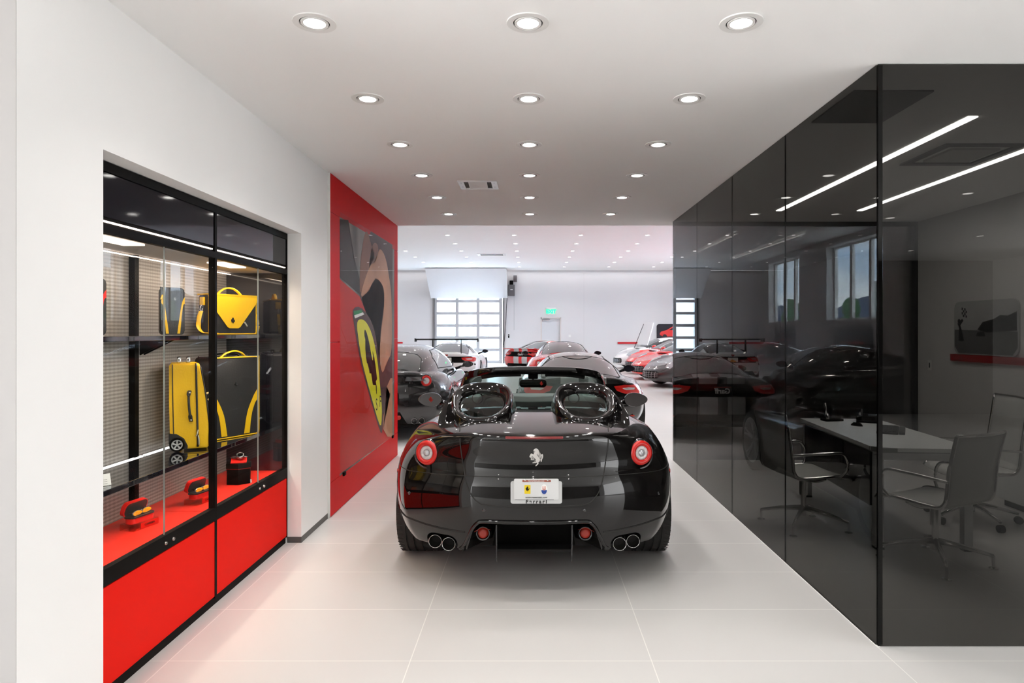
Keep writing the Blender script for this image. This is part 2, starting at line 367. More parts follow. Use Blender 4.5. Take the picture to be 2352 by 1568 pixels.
# ------------------------------------------------------------------ cars
AL = [0, .16, .32, .46, .58, .68, .77, .85, .92, .97, 1]
LAT = [-a for a in AL[:0:-1]]+AL
CL = [0, .08, .18, .32, .46, .6, .72, .82, .91, 1]
def body_bm(sp, sub=2):
    fW, fzs, fzc, ffb, fzb = (interp(sp[k]) for k in ('W', 'zs', 'zc', 'fb', 'zb'))
    prof, rp, fp = interp(sp['prof']), interp(sp['rearprof']), interp(sp['frontprof'])
    L = sp['L']; D, p = sp['planR']; Df, pf_ = sp['planF']
    yc = [0, .05, .14, .30, .55, .85]; ys = [D, D+.06, D+.13, D+.24, D+.42, D+.62]
    wr = [1, .75, .4, .1, 0, 0]
    mid = list(np.linspace(max(yc[-1], ys[-1])+.14, L-Df-.75, 12))
    ycA = yc+mid+[L-.85, L-.52, L-.28, L-.12, L-.04, L]
    ysA = ys+mid+[L-Df-.58, L-Df-.36, L-Df-.21, L-Df-.11, L-Df-.04, L-Df]
    ycA[5] = (ycA[5]+ysA[5])/2; wrA = wr+[0]*12+[0]*6; wfA = [0]*18+[0, 0, .2, .5, .8, 1]
    NI, NJ, NK = len(LAT)-1, len(ycA)-1, len(CL)-1
    bm = new(); V = {}
    def top(s, y):
        zc, zs = fzc(y), fzs(y)
        return zc+(zs-zc)*s**sp.get('topp', 4)+ffb(y)*math.exp(-((s-.74)/.15)**2)
    def vert(i, j, k):
        if (i, j, k) in V: return V[(i, j, k)]
        a, c = LAT[i], CL[k]; s = abs(a); half = j < NJ/2; pw = p if half else pf_
        y = ycA[j]+(ysA[j]-ycA[j])*s**pw; x = a*fW(ysA[j])*prof(c)
        zt = top(s, y); zb = fzb(ysA[j]*s+ycA[j]*(1-s)); z = zb+c*(zt-zb)
        y += rp(c)*wrA[j]-fp(c)*wfA[j]
        V[(i, j, k)] = bm.verts.new((x, y, z)); return V[(i, j, k)]
    op = sp.get('open')
    def quad(*ids):
        vs = [vert(*t) for t in ids]; c = sum((v.co for v in vs), Vector())/4
        if op and c.z > .6 and abs(ids[0][2]-NK) < 1 and op[0] < c.y < op[1] and abs(c.x) < op[2]: return
        bm.faces.new(vs)
    for i in range(NI):
        for j in range(NJ):
            quad((i, j, NK), (i+1, j, NK), (i+1, j+1, NK), (i, j+1, NK)); quad((i, j, 0), (i, j+1, 0), (i+1, j+1, 0), (i+1, j, 0))
        for k in range(NK):
            for j in (0, NJ): quad((i, j, k), (i+1, j, k), (i+1, j, k+1), (i, j, k+1))
    for j in range(NJ):
        for k in range(NK):
            for i in (0, NI): quad((i, j, k), (i, j+1, k), (i, j+1, k+1), (i, j, k+1))
    bmesh.ops.delete(bm, geom=[v for v in bm.verts if not v.link_faces], context='VERTS')
    bmesh.ops.recalc_face_normals(bm, faces=bm.faces)
    return to_mesh_eval(bm, [('SUBSURF', dict(levels=sub, render_levels=sub))])
BODYC = {}
def body_cached(sp, key):
    if key not in BODYC:
        q = body_bm(sp, 2); me = bpy.data.meshes.new('cache'); q.to_mesh(me); q.free(); BODYC[key] = me
    q = new(); q.from_mesh(BODYC[key]); return q
def bvh_of(bm): return BVHTree.FromBMesh(bm)
def hit_rear(t, x, z, front=False, L=6):
    h = t.ray_cast(Vector((x, L if front else -1, z)), Vector((0, -1 if front else 1, 0)))
    return (h[0], h[1]) if h[0] else (Vector((x, 0, z)), Vector((0, -1, 0)))
def hit_top(t, x, y):
    h = t.ray_cast(Vector((x, y, 3)), Vector((0, 0, -1))); return (h[0], h[1]) if h[0] else (Vector((x, y, 1)), Vector((0, 0, 1)))
def hit_side(t, y, z, s):
    h = t.ray_cast(Vector((s*3, y, z)), Vector((-s, 0, 0))); return (h[0], h[1]) if h[0] else (Vector((s*.9, y, z)), Vector((s, 0, 0)))
def seam(name, t, pts, parent, mode='rear', r=.0028, m=None, k=8, front=False):
    P = smoothpath([(a, b, 0) for a, b in pts], k); out = []
    for q in P:
        h, n = hit_rear(t, q.x, q.y, front) if mode == 'rear' else hit_top(t, q.x, q.y); out.append(h+n*.0006 if n.length else h)
    bm = new(); sweep(bm, out, r, 6); return link(name, bm, m or M_blackmatte, parent, True)
TYRE = None
def wheel(parent, x, y, s, R=.345, w=.27, rimm=None, spokes=5):
    """tyre with a child rim; s = outward side"""
    if 'tyre' not in PROTO:
        bm = new(); r1 = .345; wd = .27
        pr = [(r1*.74, -wd/2), (r1*.80, -wd/2-.008), (r1*.92, -wd/2), (r1*.975, -wd/2+.02), (r1, -wd/2+.05)]
        for g in (-.07, -.025, .025, .07): pr += [(r1, g-.007), (r1-.008, g-.006), (r1-.008, g+.006), (r1, g+.007)]
        pr += [(r1, wd/2-.05), (r1*.975, wd/2-.02), (r1*.92, wd/2), (r1*.80, wd/2+.008), (r1*.74, wd/2)]
        lathe(bm, pr, (0, 0, 0), (1, 0, 0), 56)
        for k in range(56):      # lateral tread cuts on the shoulders
            a = 2*PI*k/56
            for q in (-1, 1):
                c = Vector((q*.112, math.cos(a)*.3405, math.sin(a)*.3405)); t = Vector((0, -math.sin(a), math.cos(a)))
                sweep(bm, [c-Vector((q*.018, 0, 0))-t*.006, c+Vector((q*.018, 0, 0))+t*.006], .004, 4)
        o = link('tyre', bm, M_rubber, None, True, 30); PROTO['tyre'] = o.data; bpy.data.objects.remove(o)
        bm = new(); lathe(bm, [(.262, .10), (.262, .135), (.247, .137), (.240, .12), (.225, -.06), (.10, -.06), (.04, -.05), (0, -.05)], (0, 0, 0), (1, 0, 0), 40)
        lathe(bm, [(0, .10), (.04, .10), (.052, .085), (.052, .03)], (0, 0, 0), (1, 0, 0), 20)
        for k in range(5):
            a0 = 2*PI*k/5+PI/2
            for da in (-.10, .10):
                def P(r, a, h): return Vector((h, r*math.cos(a), r*math.sin(a)))
                sweep(bm, [P(.03, a0, .088), P(.12, a0+da*.7, .10), P(.20, a0+da*1.2, .118), P(.248, a0+da*1.6, .124)], [.022, .016, .013, .014], 8)
        o = link('rim', bm, M_alu, None, True, 35); PROTO['rim'] = o.data; bpy.data.objects.remove(o)
        bm = new(); lathe(bm, [(0, .02), (.185, .02), (.185, .0), (0, 0)], (0, 0, 0), (1, 0, 0), 32)
        o = link('brake_disc', bm, M_steel, None, True, 35); PROTO['disc'] = o.data; bpy.data.objects.remove(o)
    t = bpy.data.objects.new('tyre', PROTO['tyre']); COL.objects.link(t); t.parent = parent; t.location = (x, y, R)
    k = R/.345; t.scale = (w/.27, k, k); t.rotation_euler = (0, 0, 0 if s > 0 else PI)
    r_ = bpy.data.objects.new('rim', PROTO['rim']); COL.objects.link(r_); r_.parent = t
    if rimm:
        r_.data = PROTO.get(rimm.name) or PROTO['rim'].copy(); PROTO[rimm.name] = r_.data; r_.data.materials.clear(); r_.data.materials.append(rimm)
    d = bpy.data.objects.new('brake_disc', PROTO['disc']); COL.objects.link(d); d.parent = t
    return t
PROTO = {}
def round_lamp(parent, t, x, z, r, ring=M_lampred, mid=M_lampwhite, name='tail_lamp', front=False, lean=.75, housing=True):
    h, n = hit_rear(t, x, z, front); base = Vector((0, 1 if front else -1, 0)); d = (base*(1-lean)+n*lean).normalized(); h = h+d*.012
    bm = new(); lathe(bm, [(r*.55, .0), (r*.62, .014), (r*.85, .018), (r*.97, .010), (r, -.004), (r*1.0, -.05)], h, d, 40)
    o = link(name, bm, ring, parent, True)
    bm = new(); lathe(bm, [(0, .010), (r*.22, .014), (r*.26, .008), (r*.5, .014), (r*.56, .012), (r*.57, -.01)], h, d, 32); link('reversing_lens', bm, mid, o, True)
    if housing:
        bm = new(); lathe(bm, [(r*1.0, -.012), (r*1.07, .008), (r*1.12, .004), (r*1.15, -.03)], h, d, 40); link('lamp_rim', bm, M_blackgloss, o, True)
    return o
def exhaust(parent, x, y, z, r=.042, ln=.14):
    bm = new(); lathe(bm, [(r*.92, ln), (r*.92, .006), (r*.955, 0), (r, 0.003), (r*1.02, .02), (r*1.02, ln)], (x, y, z), (0, 1, 0), 32)
    o = link('exhaust_pipe', bm, M_chrome, parent, True); bm = new(); lathe(bm, [(0, .10), (r*.91, .10)], (x, y, z), (0, 1, 0), 24); link('pipe_bore', bm, M_blackmatte, o); return o
def lens_patch(name, bm, t, poly, m, parent, front=False, off=.006, flt=None):
    """cut a projected outline out of the body skin and push it out slightly as a lens / panel of its own"""
    fs = cut_region(bm, poly, (0, 2), flt or (lambda f: (f.normal.y > .15 if front else f.normal.y < -.15) and (f.calc_center_median().y > 2.5) == front))
    if not fs: return None
    q = split_faces(bm, fs); q.normal_update()
    for v in q.verts: v.co += v.normal*off
    return link(name, q, m, parent, True)
def mirror(parent, x, y, z, s, m, w=.21, h=.12, glass=True):
    bm = new(); lathe(bm, [(0, .10), (.5, .092), (.8, .065), (.96, .02), (1, -.015), (.97, -.025)], (0, 0, 0), (0, 1, 0), 28)
    for v in bm.verts:
        v.co = Vector((v.co.x*w/2*(1.0), v.co.y, v.co.z*h/2*(1-.16*s*v.co.x)))
        v.co += Vector((x, y, z))
    o = link('wing_mirror', bm, m, parent, True)
    bm = new(); f = [bm.verts.new((x+math.cos(2*PI*k/28)*w/2*.97, y-.024, z+math.sin(2*PI*k/28)*h/2*.97*(1-.16*s*math.cos(2*PI*k/28)))) for k in range(28)]; bm.faces.new(f)
    link('mirror_glass', bm, M_mirror if glass else M_blackgloss, o)
    bm = new(); sweep(bm, [(x-s*w*.3, y+.03, z-.02), (x-s*(w*.5+.05), y+.05, z-.05), (x-s*(w*.5+.14), y+.06, z-.09)], [.03, .022, .03], 8); link('mirror_arm', bm, m, o, True)
    return o
M_mirror = mat('mirror_glass', (.07, .065, .065), .03, metal=1)
def cabin(parent, sp, paint, glassm):
    c = sp['cabin']; ftop, fw = interp(c['top']), interp(c['w']); y0, y1 = c['top'][0][0], c['top'][-1][0]; zb = c['zb']; q = c.get('q', 2.6)+.5; NY, NA = 30, 22
    bm = new(); rows = []
    for j in range(NY+1):
        u = j/NY; y = y0+(y1-y0)*(.5-.5*math.cos(PI*u)); h = max(ftop(y)-zb, .004); w = fw(y); row = []
        for i in range(NA+1):
            th = PI*i/NA; cs, sn = math.cos(th), math.sin(th); e = (abs(cs)**q+abs(sn)**q)**(-1/q)
            xx, zz = cs*e, sn*e; tumble = 1-c.get('tumble', .22)*max(0, zz)
            row.append(bm.verts.new((-xx*w*tumble, y, zb+zz*h)))
        rows.append(row)
    for A, B in zip(rows, rows[1:]):
        for i in range(NA): bm.faces.new((A[i], A[i+1], B[i+1], B[i]))
    bm.faces.new(rows[0][::-1]); bm.faces.new(rows[-1])
    bmesh.ops.recalc_face_normals(bm, faces=bm.faces)
    bm = to_mesh_eval(bm, [('SUBSURF', dict(levels=1, render_levels=1))])
    ws = c['windows']; t = bvh_of(bm)
    for nm, key, ax, flt in (('rear_window', 'rear', (0, 1), lambda f: f.normal.z > .05 and f.calc_center_median().y < c['apex']),
                             ('windshield', 'front', (0, 1), lambda f: f.normal.z > .05 and f.calc_center_median().y > c['apex'])):
        if key in ws:
            fs = cut_region(bm, ws[key], ax, flt)
            if fs: link(nm, split_faces(bm, fs), glassm, parent, True)
    if 'side' in ws:
        for s in (-1, 1):
            fs = cut_region(bm, ws['side'], (1, 2), lambda f: f.normal.x*s > .25 and f.calc_center_median().x*s > 0)
            if fs: link('side_window', split_faces(bm, fs), glassm, parent, True)
    for key in ('rear', 'front', 'side'):
        if key not in ws: continue
        for s in ((-1, 1) if key == 'side' else (0,)):
            pts = []; W_ = ws[key]
            for i in range(len(W_)):
                for q_ in range(6):
                    u = q_/6; a, c_ = [W_[i][d]*(1-u)+W_[(i+1) % len(W_)][d]*u for d in (0, 1)]
                    h, n = hit_side(t, a, c_, s) if key == 'side' else hit_top(t, a, c_)
                    if abs(h.x) > .88*max(v for _, v in c['w'])+.2 or h.z < zb: continue
                    pts.append(h)
            if len(pts) > 8: b = new(); sweep(b, pts, .007, 6, True); link('window_seal', b, M_blackmatte, parent, True)
    link('roof', bm, paint, parent, True); return t
def arches(bm, sp, R=.385):
    for y in (sp['ra'], sp['fa']):
        for s in (-1, 1):
            fs = cut_region(bm, circle(y, .335, R, 22), (1, 2), lambda f: f.calc_center_median().x*s > .5)
            if fs: bmesh.ops.delete(bm, geom=fs, context='FACES')
    for s in (-1, 1): pass
def arch_lips(parent, t0, sp, m, R=.387):
    for y in (sp['ra'], sp['fa']):
        for s in (-1, 1):
            pts = []
            for k in range(19):
                a = math.radians(-8+196*k/18); yy, zz = y+R*math.cos(a), .335+R*math.sin(a)
                if zz < sp['zb'][1][1]+.03: continue
                h, n = hit_side(t0, yy, zz, s); pts.append(h-n*.006)
            if len(pts) > 3:
                bm = new(); sweep(bm, pts, .012, 6); link('wheel_arch_lip', bm, m, parent, True)
def common(parent, sp, paint, bm, rimm=None, track=None, R=.345):
    t0 = bvh_of(bm); arches(bm, sp, R*1.115)
    arch_lips(parent, t0, sp, paint, R*1.12)
    tr = track or sp['track']
    for y, w in ((sp['ra'], .30), (sp['fa'], .25)):
        for s in (-1, 1): wheel(parent, s*(tr-w/2), y, s, R, w, rimm)
    b = new(); box(b, -.60, .60, .55, sp['L']-.55, .14, .50, .04); link('underbody', b, M_blackmatte, parent)
    return t0
GT = dict(L=4.66, ra=.96, fa=3.71, track=.975,
    W=[(.25, .80), (.40, .875), (.6, .935), (.96, .98), (1.4, .965), (2.1, .93), (2.9, .945), (3.6, .965), (4.0, .93), (4.3, .84), (4.6, .70)],
    zs=[(0, .87), (.3, .88), (.6, .895), (.96, .905), (1.6, .86), (2.3, .84), (3.1, .85), (3.7, .84), (4.1, .74), (4.66, .52)],
    zc=[(0, .972), (.1, .986), (.4, 1.012), (.75, 1.03), (1.0, 1.035), (1.4, 1.0), (2.0, .97), (2.7, .95), (3.3, .87), (4.0, .74), (4.4, .64), (4.66, .55)],
    fb=[(0, 0), (.4, .004), (.96, .012), (1.6, 0), (2.8, 0), (3.3, .05), (3.8, .075), (4.3, .03), (4.66, 0)],
    zb=[(0, .27), (.3, .25), (.7, .22), (1.2, .15), (3.6, .15), (4.2, .17), (4.66, .20)],
    prof=[(0, .90), (.12, .955), (.3, .99), (.5, 1.0), (.62, .995), (.78, .965), (.9, .92), (1, .865)],
    rearprof=[(0, .06), (.12, .03), (.3, .0), (.5, .0), (.62, .02), (.72, .05), (.86, .045), (.95, .02), (1, .025)],
    frontprof=[(0, .06), (.2, .0), (.5, .0), (.8, .05), (1, .14)],
    planR=(.30, 2.3), planF=(.62, 2.2))

# ---- the hero: open black roadster seen from behind
def hero():
    root = thing('convertible_car', 'glossy black open two-seat roadster seen from behind, in the middle of the pale tiled corridor', 'car', (.021, 3.885, 0))
    sp = dict(GT); sp['open'] = (1.02, 2.72, .66)
    bm = body_bm(sp, 3); t = bvh_of(bm)
    P = M_paintblack
    # arches
    common(root, sp, P, bm, rimm=M_alu, track=.948)
    # diffuser opening in the bumper
    op = [(-.30, .462), (.30, .462), (.335, .450), (.365, .415), (.43, .20), (-.43, .20), (-.365, .415), (-.335, .450)]
    fs = cut_region(bm, op, (0, 2), lambda f: f.calc_center_median().y < .75)
    bmesh.ops.delete(bm, geom=fs, context='FACES')
    for s in (-1, 1):       # recess behind the twin pipes
        fs = cut_region(bm, rrect(.205, .115, .055, 6, s*.572, .292), (0, 2), lambda f: f.normal.y < -.05 and f.calc_center_median().y < .7)
        bmesh.ops.delete(bm, geom=fs, context='FACES')
    # third brake light slot cut from the lip
    slot = rrect(.345, .014, .005, 3, 0, .962)
    fs = cut_region(bm, slot, (0, 2), lambda f: f.normal.y < -.05 and f.calc_center_median().y < .6)
    q = split_faces(bm, fs); q.normal_update()
    for v in q.verts: v.co += v.normal*.002
    link('brake_light', q, M_brake, root, True)
    link('body', bm, P, root, True)
    # bumper lip around the diffuser
    edge = [(-.455, .262), (-.425, .30), (-.375, .408), (-.345, .447), (-.31, .463), (-.15, .466), (0, .466), (.15, .466), (.31, .463), (.345, .447), (.375, .408), (.425, .30), (.455, .262)]
    pts = []
    for a in smoothpath([(x, z, 0) for x, z in edge], 6):
        h, n = hit_rear(t, a.x, a.y); pts.append(h+Vector((0, -.004, 0)))
    b = new(); sweep(b, pts, .011, 8); link('diffuser_lip', b, P, root, True)
    # diffuser tray, side coves, fins
    b = new(); prism(b, [(-.46, .06, .20), (-.46, .62, .18), (-.46, .62, .55), (-.46, .25, .475), (-.46, .12, .44)], (.92, 0, 0)); bmesh.ops.delete(b, geom=[f for f in b.faces if f.normal.y < -.5 and False], context='FACES')
    b.free(); b = new()
    yb = .42
    v = lambda x, y, z: b.verts.new((x, y, z))
    for s in (-1, 1):
        ring = [(s*.31, .09, .458), (s*.36, .10, .42), (s*.40, .11, .33), (s*.435, .12, .258)]
        inner = [(s*.20, yb, .45), (s*.235, yb, .42), (s*.25, yb, .32), (s*.27, yb, .25)]
        A = [v(*p) for p in ring]; B = [v(*p) for p in inner]
        for i in range(3): b.faces.new((A[i], A[i+1], B[i+1], B[i]) if s > 0 else (A[i], B[i], B[i+1], A[i+1]))
    prism(b, [(-.31, .07, .462), (.31, .07, .462), (.30, yb, .452), (-.30, yb, .452)], (0, 0, .01))
    prism(b, [(-.27, yb, .20), (.27, yb, .20), (.22, yb, .46), (-.22, yb, .46)], (0, .01, 0))
    link('diffuser', b, M_black, root)
    b = new(); box(b, -.24, .24, .32, .9, .19, .205); link('diffuser_tray', b, M_blackmatte, root)
    for s in (-1, 1):
        b = new(); prism(b, [(s*.222, .03, .445), (s*.222, .40, .45), (s*.222, .40, .19), (s*.222, .12, .19), (s*.222, .06, .23), (s*.222, .035, .36)], (s*.007, 0, 0)); link('diffuser_fin', b, M_blackgloss, root)
        # fog lamp in a cone
        d = Vector((0, -1, 0)); O = Vector((s*.312, .13, .367)); b = new()
        lathe(b, [(0, .006), (.014, .010), (.030, .006), (.034, -.01)], O, d, 28); fl = link('fog_lamp', b, M_reflred, root, True)
        b = new(); lathe(b, [(.034, -.005), (.038, .012), (.044, .008), (.052, -.06)], O, d, 28); link('lamp_rim', b, M_blackgloss, fl, True)
        b = new(); sweep(b, smoothpath([(s*(.312-.045), .10, .395), (s*.312, .085, .412), (s*(.312+.05), .095, .385)], 5), .0015, 5); link('reflector_arc', b, M_reflred, fl, True)
        # exhausts in dark oval pocket
        cx = s*.572; hy = hit_rear(t, cx, .30)[0].y
        pocket = []
        for (px, pz) in rrect(.205, .110, .052, 6, cx, .292): pocket.append((px, pz))
        b = new(); A = [v2 for v2 in (b.verts.new((px, hit_rear(t, px, pz)[0].y, pz)) for px, pz in pocket)]; B = [b.verts.new((px, hy+.16, pz)) for px, pz in pocket]; n = len(A)
        for i in range(n): b.faces.new((A[i], A[(i+1) % n], B[(i+1) % n], B[i]))
        b.faces.new(B); link('exhaust_pocket', b, M_blackmatte, root, True, 30)
        for q in (-.0455, .0455): exhaust(root, cx+q, hit_rear(t, cx+q, .30)[0].y-.012, .289, .0415, .16)
        # round tail lamps with deep rims
        O, n_ = hit_rear(t, s*.668, .836); d = (Vector((0, -1, 0))*.45+n_*.55).normalized()
        O = O+d*.002
        b = new(); lathe(b, [(.078, .004), (.084, .012), (.090, .008), (.098, -.03), (.092, -.06)], O-Vector((0, 0, .012)), d, 44); hs = link('lamp_rim', b, M_blackgloss, root, True)
        b = new(); lathe(b, [(.044, .014), (.047, .024), (.060, .028), (.072, .022), (.0775, .008), (.078, -.03)], O, d, 44); tl = link('tail_lamp', b, M_lampred, root, True)
        hs.parent = tl
        b = new(); lathe(b, [(.021, .014), (.024, .020), (.042, .019), (.0455, .013), (.0455, -.01)], O, d, 40); link('reversing_lens', b, M_lampwhite, tl, True)
        b = new(); lathe(b, [(0, .030), (.010, .028), (.018, .021), (.022, .008)], O, d, 28); link('bulb_lens', b, M_headlamp, tl, True)
        # side marker, parking sensors
        h, n_ = hit_side(t, .72, .625, s); ring = rrect(.05, .026, .008, 3)
        b = new(); U = Vector((0, 1, 0))-n_*n_.y; prism(b, [h+U.normalized()*a+Vector((0, 0, 1))*c-n_*.004 for a, c in ring], n_*.012); link('side_marker', b, M_reflred, root)
        for (sx, sz) in ((.30, .532), (.79, .575)):
            h, n_ = hit_rear(t, s*sx, sz); b = new(); lathe(b, [(0, .003), (.009, .003), (.0105, -.002)], h, n_, 20); link('parking_sensor', b, M_blackgloss, root, True)
    # panel gaps
    lid = [(-.452, .945), (-.45, .90), (-.435, .80), (-.42, .727), (-.40, .66), (-.372, .612), (-.335, .578), (-.29, .566), (-.15, .561), (0, .560)]
    lid = lid+[(-x, z) for x, z in lid[-2::-1]]
    seam('boot_lid_gap', t, lid, root, r=.0035)
    seam('bumper_gap', t, [(-.93, .70), (-.85, .702), (-.72, .710), (-.5, .722), (-.25, .727), (0, .728), (.25, .727), (.5, .722), (.72, .710), (.85, .702), (.93, .70)], root, r=.0022)
    for s in (-1, 1):
        seam('bumper_crease', t, [(s*.42, .385), (s*.55, .388), (s*.68, .397), (s*.80, .412), (s*.88, .42)], root, r=.005)
        seam('boot_lid_gap', t, [(s*.462, .20), (s*.468, .26), (s*.478, .34), (s*.49, .42)], root, 'top', r=.003)
        b = new(); pts = [hit_rear(t, s*x, z)[0]+Vector((0, -.002, 0)) for x, z in ((.50, .742), (.56, .740), (.62, .742))]; sweep(b, pts, .002, 5); link('lamp_crease', b, P, root, True)
    seam('lip_line', t, [(-.36, .950), (0, .949), (.36, .950)], root, r=.002)
    # plate
    py = min(hit_rear(t, x, z)[0].y for x in (-.14, 0, .14) for z in (.59, .65, .72))-.006
    b = new(); prism(b, [(a, py, c) for a, c in rrect(.304, .132, .012, 3, .012, .648)], (0, -.004, 0)); pf = link('plate_frame', b, M_plate, root)
    b = new(); prism(b, [(a, py-.004, c) for a, c in rrect(.264, .122, .008, 3, .012, .668)], (0, -.004, 0)); pl = link('licence_plate', b, mat('plate_white', (.66, .67, .67), .3), root)
    box(b2 := new(), -.07, .098, py-.0095, py-.008, .712, .722); link('plate_header', b2, mat('plate_header_red', (.30, .07, .04), .4), pl)
    T = lambda s_, sz, x, z, m, **k: textmesh('plate_lettering', s_, sz, m, pl, (x, py-.0092, z), (1, 0, 0), (0, 0, 1), .0008, **k)
    T('www.maseratislc.com', .0145, .012, .620, M_ink)
    T('FerrariSaltLake.com', .0115, .012, .717, M_silverprint)
    textmesh('plate_lettering', 'Ferrari', .030, M_ink, pf, (.012, py-.0045, .5935), (1, 0, 0), (0, 0, 1), .0008, space=1.45, bold=.0011)
    box(b2 := new(), -.115, .115, py-.0048, py-.0042, .604, .6055); link('frame_rule', b2, M_ink, pf)
    b = new(); prism(b, [(a, py-.008, c) for a, c in rrect(.036, .052, .002, 2, -.040, .667)], (0, -.0015, 0)); yb_ = link('yellow_badge', b, mat('badge_yellow', (.75, .56, .01), .35), pl)
    horse('badge_horse', M_ink, yb_, (-.040, py-.0096, .670), (1, 0, 0), (0, 0, 1), .030, .0006)
    b = new(); prism(b, [(a, py-.008, c) for a, c in circle(.058, .667, .020, 24, .030)], (0, -.0013, 0)); ov = link('oval_badge', b, M_white, pl)
    b = new(); prism(b, [(.058+.017*math.cos(a), py-.0094, .663+.024*math.sin(a)) for a in [PI+PI*k/12 for k in range(13)]], (0, -.0006, 0)); link('badge_blue_half', b, mat('badge_blue', (.02, .06, .28), .4), ov)
    b = new()
    for dx in (-.008, 0, .008): box(b, .058+dx-.0012, .058+dx+.0012, py-.0102, py-.0094, .667, .686)
    box(b, .048, .068, py-.0102, py-.0094, .667, .670); box(b, .0565, .0595, py-.0102, py-.0094, .660, .670); link('badge_trident', b, mat('badge_red', (.7, .12, .04), .4), ov)
    for q in (-.055, .079): b = new(); lathe(b, [(0, .006), (.005, .005), (.006, 0)], (q, py-.008, .722), (0, -1, 0), 12); link('plate_screw', b, M_chrome, pl, True)
    # chrome horse on the lid
    h, n_ = hit_rear(t, .012, .848); U = Vector((1, 0, 0)); Vv = U.cross(n_).normalized()*-1
    Vv = n_.cross(U).normalized(); Vv = Vv if Vv.z > 0 else -Vv
    o = horse('horse_emblem', M_chrome, root, h+n_*.002, U, Vv, .110, .005)
    # hoops
    for s in (-1, 1):
        cx = s*.363; b = new(); NA = 56; rings = []
        # (scale, along-normal offset) from outer foot over the ridge into the glass
        prof = [(1.10, -.09, .30), (1.05, -.05, .16), (1.02, -.015, .05), (.98, .008, 0), (.94, .012, 0), (.88, .006, 0), (.80, -.010, 0), (.73, -.030, 0), (.69, -.050, 0), (.68, -.07, 0)]
        def ringpt(a, sc, off, fwd):
            c_, s_ = math.cos(a), math.sin(a); q = 2.5; e = (abs(c_)**q+abs(s_)**q)**(-1/q)
            u, w_ = c_*e*.213*sc, s_*e*.5*sc*(1.0 if s_ > 0 else 1.0)
            tt = .5+w_                       # 0 bottom .. 1 top
            y = .44+.64*tt; z = 1.004+.205*tt+.03*math.sin(PI*tt)
            fw = fwd*max(0, s_*.8+.35)
            lift = -fw*.16
            return Vector((cx+u*(1-.06*max(0, s_)), y-off*.35+fw, z+off*.8+lift))
        for sc, off, fwd in prof: rings.append([b.verts.new(ringpt(2*PI*k/NA, sc, off, fwd)) for k in range(NA)])
        for A, B in zip(rings, rings[1:]):
            for k in range(NA): b.faces.new((A[k], A[(k+1) % NA], B[(k+1) % NA], B[k]))
        b = to_mesh_eval(b, [('SUBSURF', dict(levels=1, render_levels=1))]); ho = link('roll_hoop', b, P, root, True)
        b = new(); A = [b.verts.new(ringpt(2*PI*k/NA, .685, -.06, 0)) for k in range(NA)]; b.faces.new(A); link('hoop_glass', b, M_carglass, ho)
        # forward cowl of the hoop down to the cockpit
        b = new(); R1 = []; R2 = []
        for k in range(19):
            a = PI*k/18; p0 = ringpt(a, 1.04, -.04, .16); R1.append(b.verts.new(p0)); R2.append(b.verts.new((p0.x, p0.y+.18, p0.z-.04*math.sin(a)-.02)))
        for k in range(18): b.faces.new((R1[k], R1[k+1], R2[k+1], R2[k]))
        link('hoop_cowl', b, P, ho, True)
        # flying buttress
        out = [(s*.568, .92, 1.168), (s*.608, .75, 1.118), (s*.640, .57, 1.042), (s*.640, .49, .985), (s*.628, .46, .955), (s*.572, .48, .955), (s*.560, .58, 1.0), (s*.552, .75, 1.07), (s*.552, .86, 1.112)]
        b = new(); prism(b, out, (s*.03, .55, -.02)); bmesh.ops.bevel(b, geom=list(b.edges), offset=.006, segments=2, profile=.5, affect='EDGES'); link('buttress', b, P, root, True, 40)
        # door mirror
        mir = mirror(root, s*.985, 2.42, .945, s, P, .225, .132)
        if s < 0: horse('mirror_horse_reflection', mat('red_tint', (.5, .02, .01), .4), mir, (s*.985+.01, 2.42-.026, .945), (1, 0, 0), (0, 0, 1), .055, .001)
        for x0 in (.68, .74):
            pass
    # dark trough between the hoops and the wind deflector
    b = new(); pts = [(-.17, 1.05, 1.12), (-.15, .93, 1.045), (-.12, .84, .995), (-.06, .80, .985), (0, .80, .985), (.06, .80, .985), (.12, .84, .995), (.15, .93, 1.045), (.17, 1.05, 1.12)]
    sweep(b, smoothpath(pts, 5), .02, 10); link('cockpit_rear_trim', b, M_blackgloss, root, True)
    b = new(); A = [b.verts.new((x, 1.05+.0*x, z)) for x, z in ((-.155, .99), (.155, .99), (.165, 1.075), (-.165, 1.075))]; b.faces.new(A); link('wind_deflector', b, M_carglass, root)
    b = new(); box(b, -.15, .15, .82, 1.25, .93, .965, .02, 3); link('rear_shelf', b, mat('grey_leather', (.16, .17, .165), .5), root, True, 40)
    # interior
    b = new(); prism(b, [(-.64, 1.02, .35), (-.64, 2.75, .35), (-.64, 2.95, .90), (-.64, 1.0, .90)], (.004, 0, 0)); prism(b, [(.64, 1.02, .35), (.64, 2.75, .35), (.64, 2.95, .90), (.64, 1.0, .90)], (.004, 0, 0))
    box(b, -.66, .66, 1.02, 2.8, .33, .35); box(b, -.66, .66, 1.0, 1.03, .35, .97); box(b, -.12, .12, 1.2, 2.6, .35, .62, .03); link('cockpit_tub', b, M_interior, root)
    b = new(); sweep(b, smoothpath([(-.66, 2.55, .79), (-.4, 2.5, .82), (0, 2.48, .81), (.4, 2.5, .82), (.66, 2.55, .79)], 6), .001, 14, sq=(.22, .30)); ds = link('dashboard', b, M_interior, root, True, 50)
    b = new(); prism(b, [(x, y, .93) for x, y in ((-.64, 2.56), (.64, 2.56), (.60, 3.0), (-.60, 3.0))], (0, 0, .02)); link('dash_top', b, mat('grey_leather', (.16, .17, .165), .5), root)
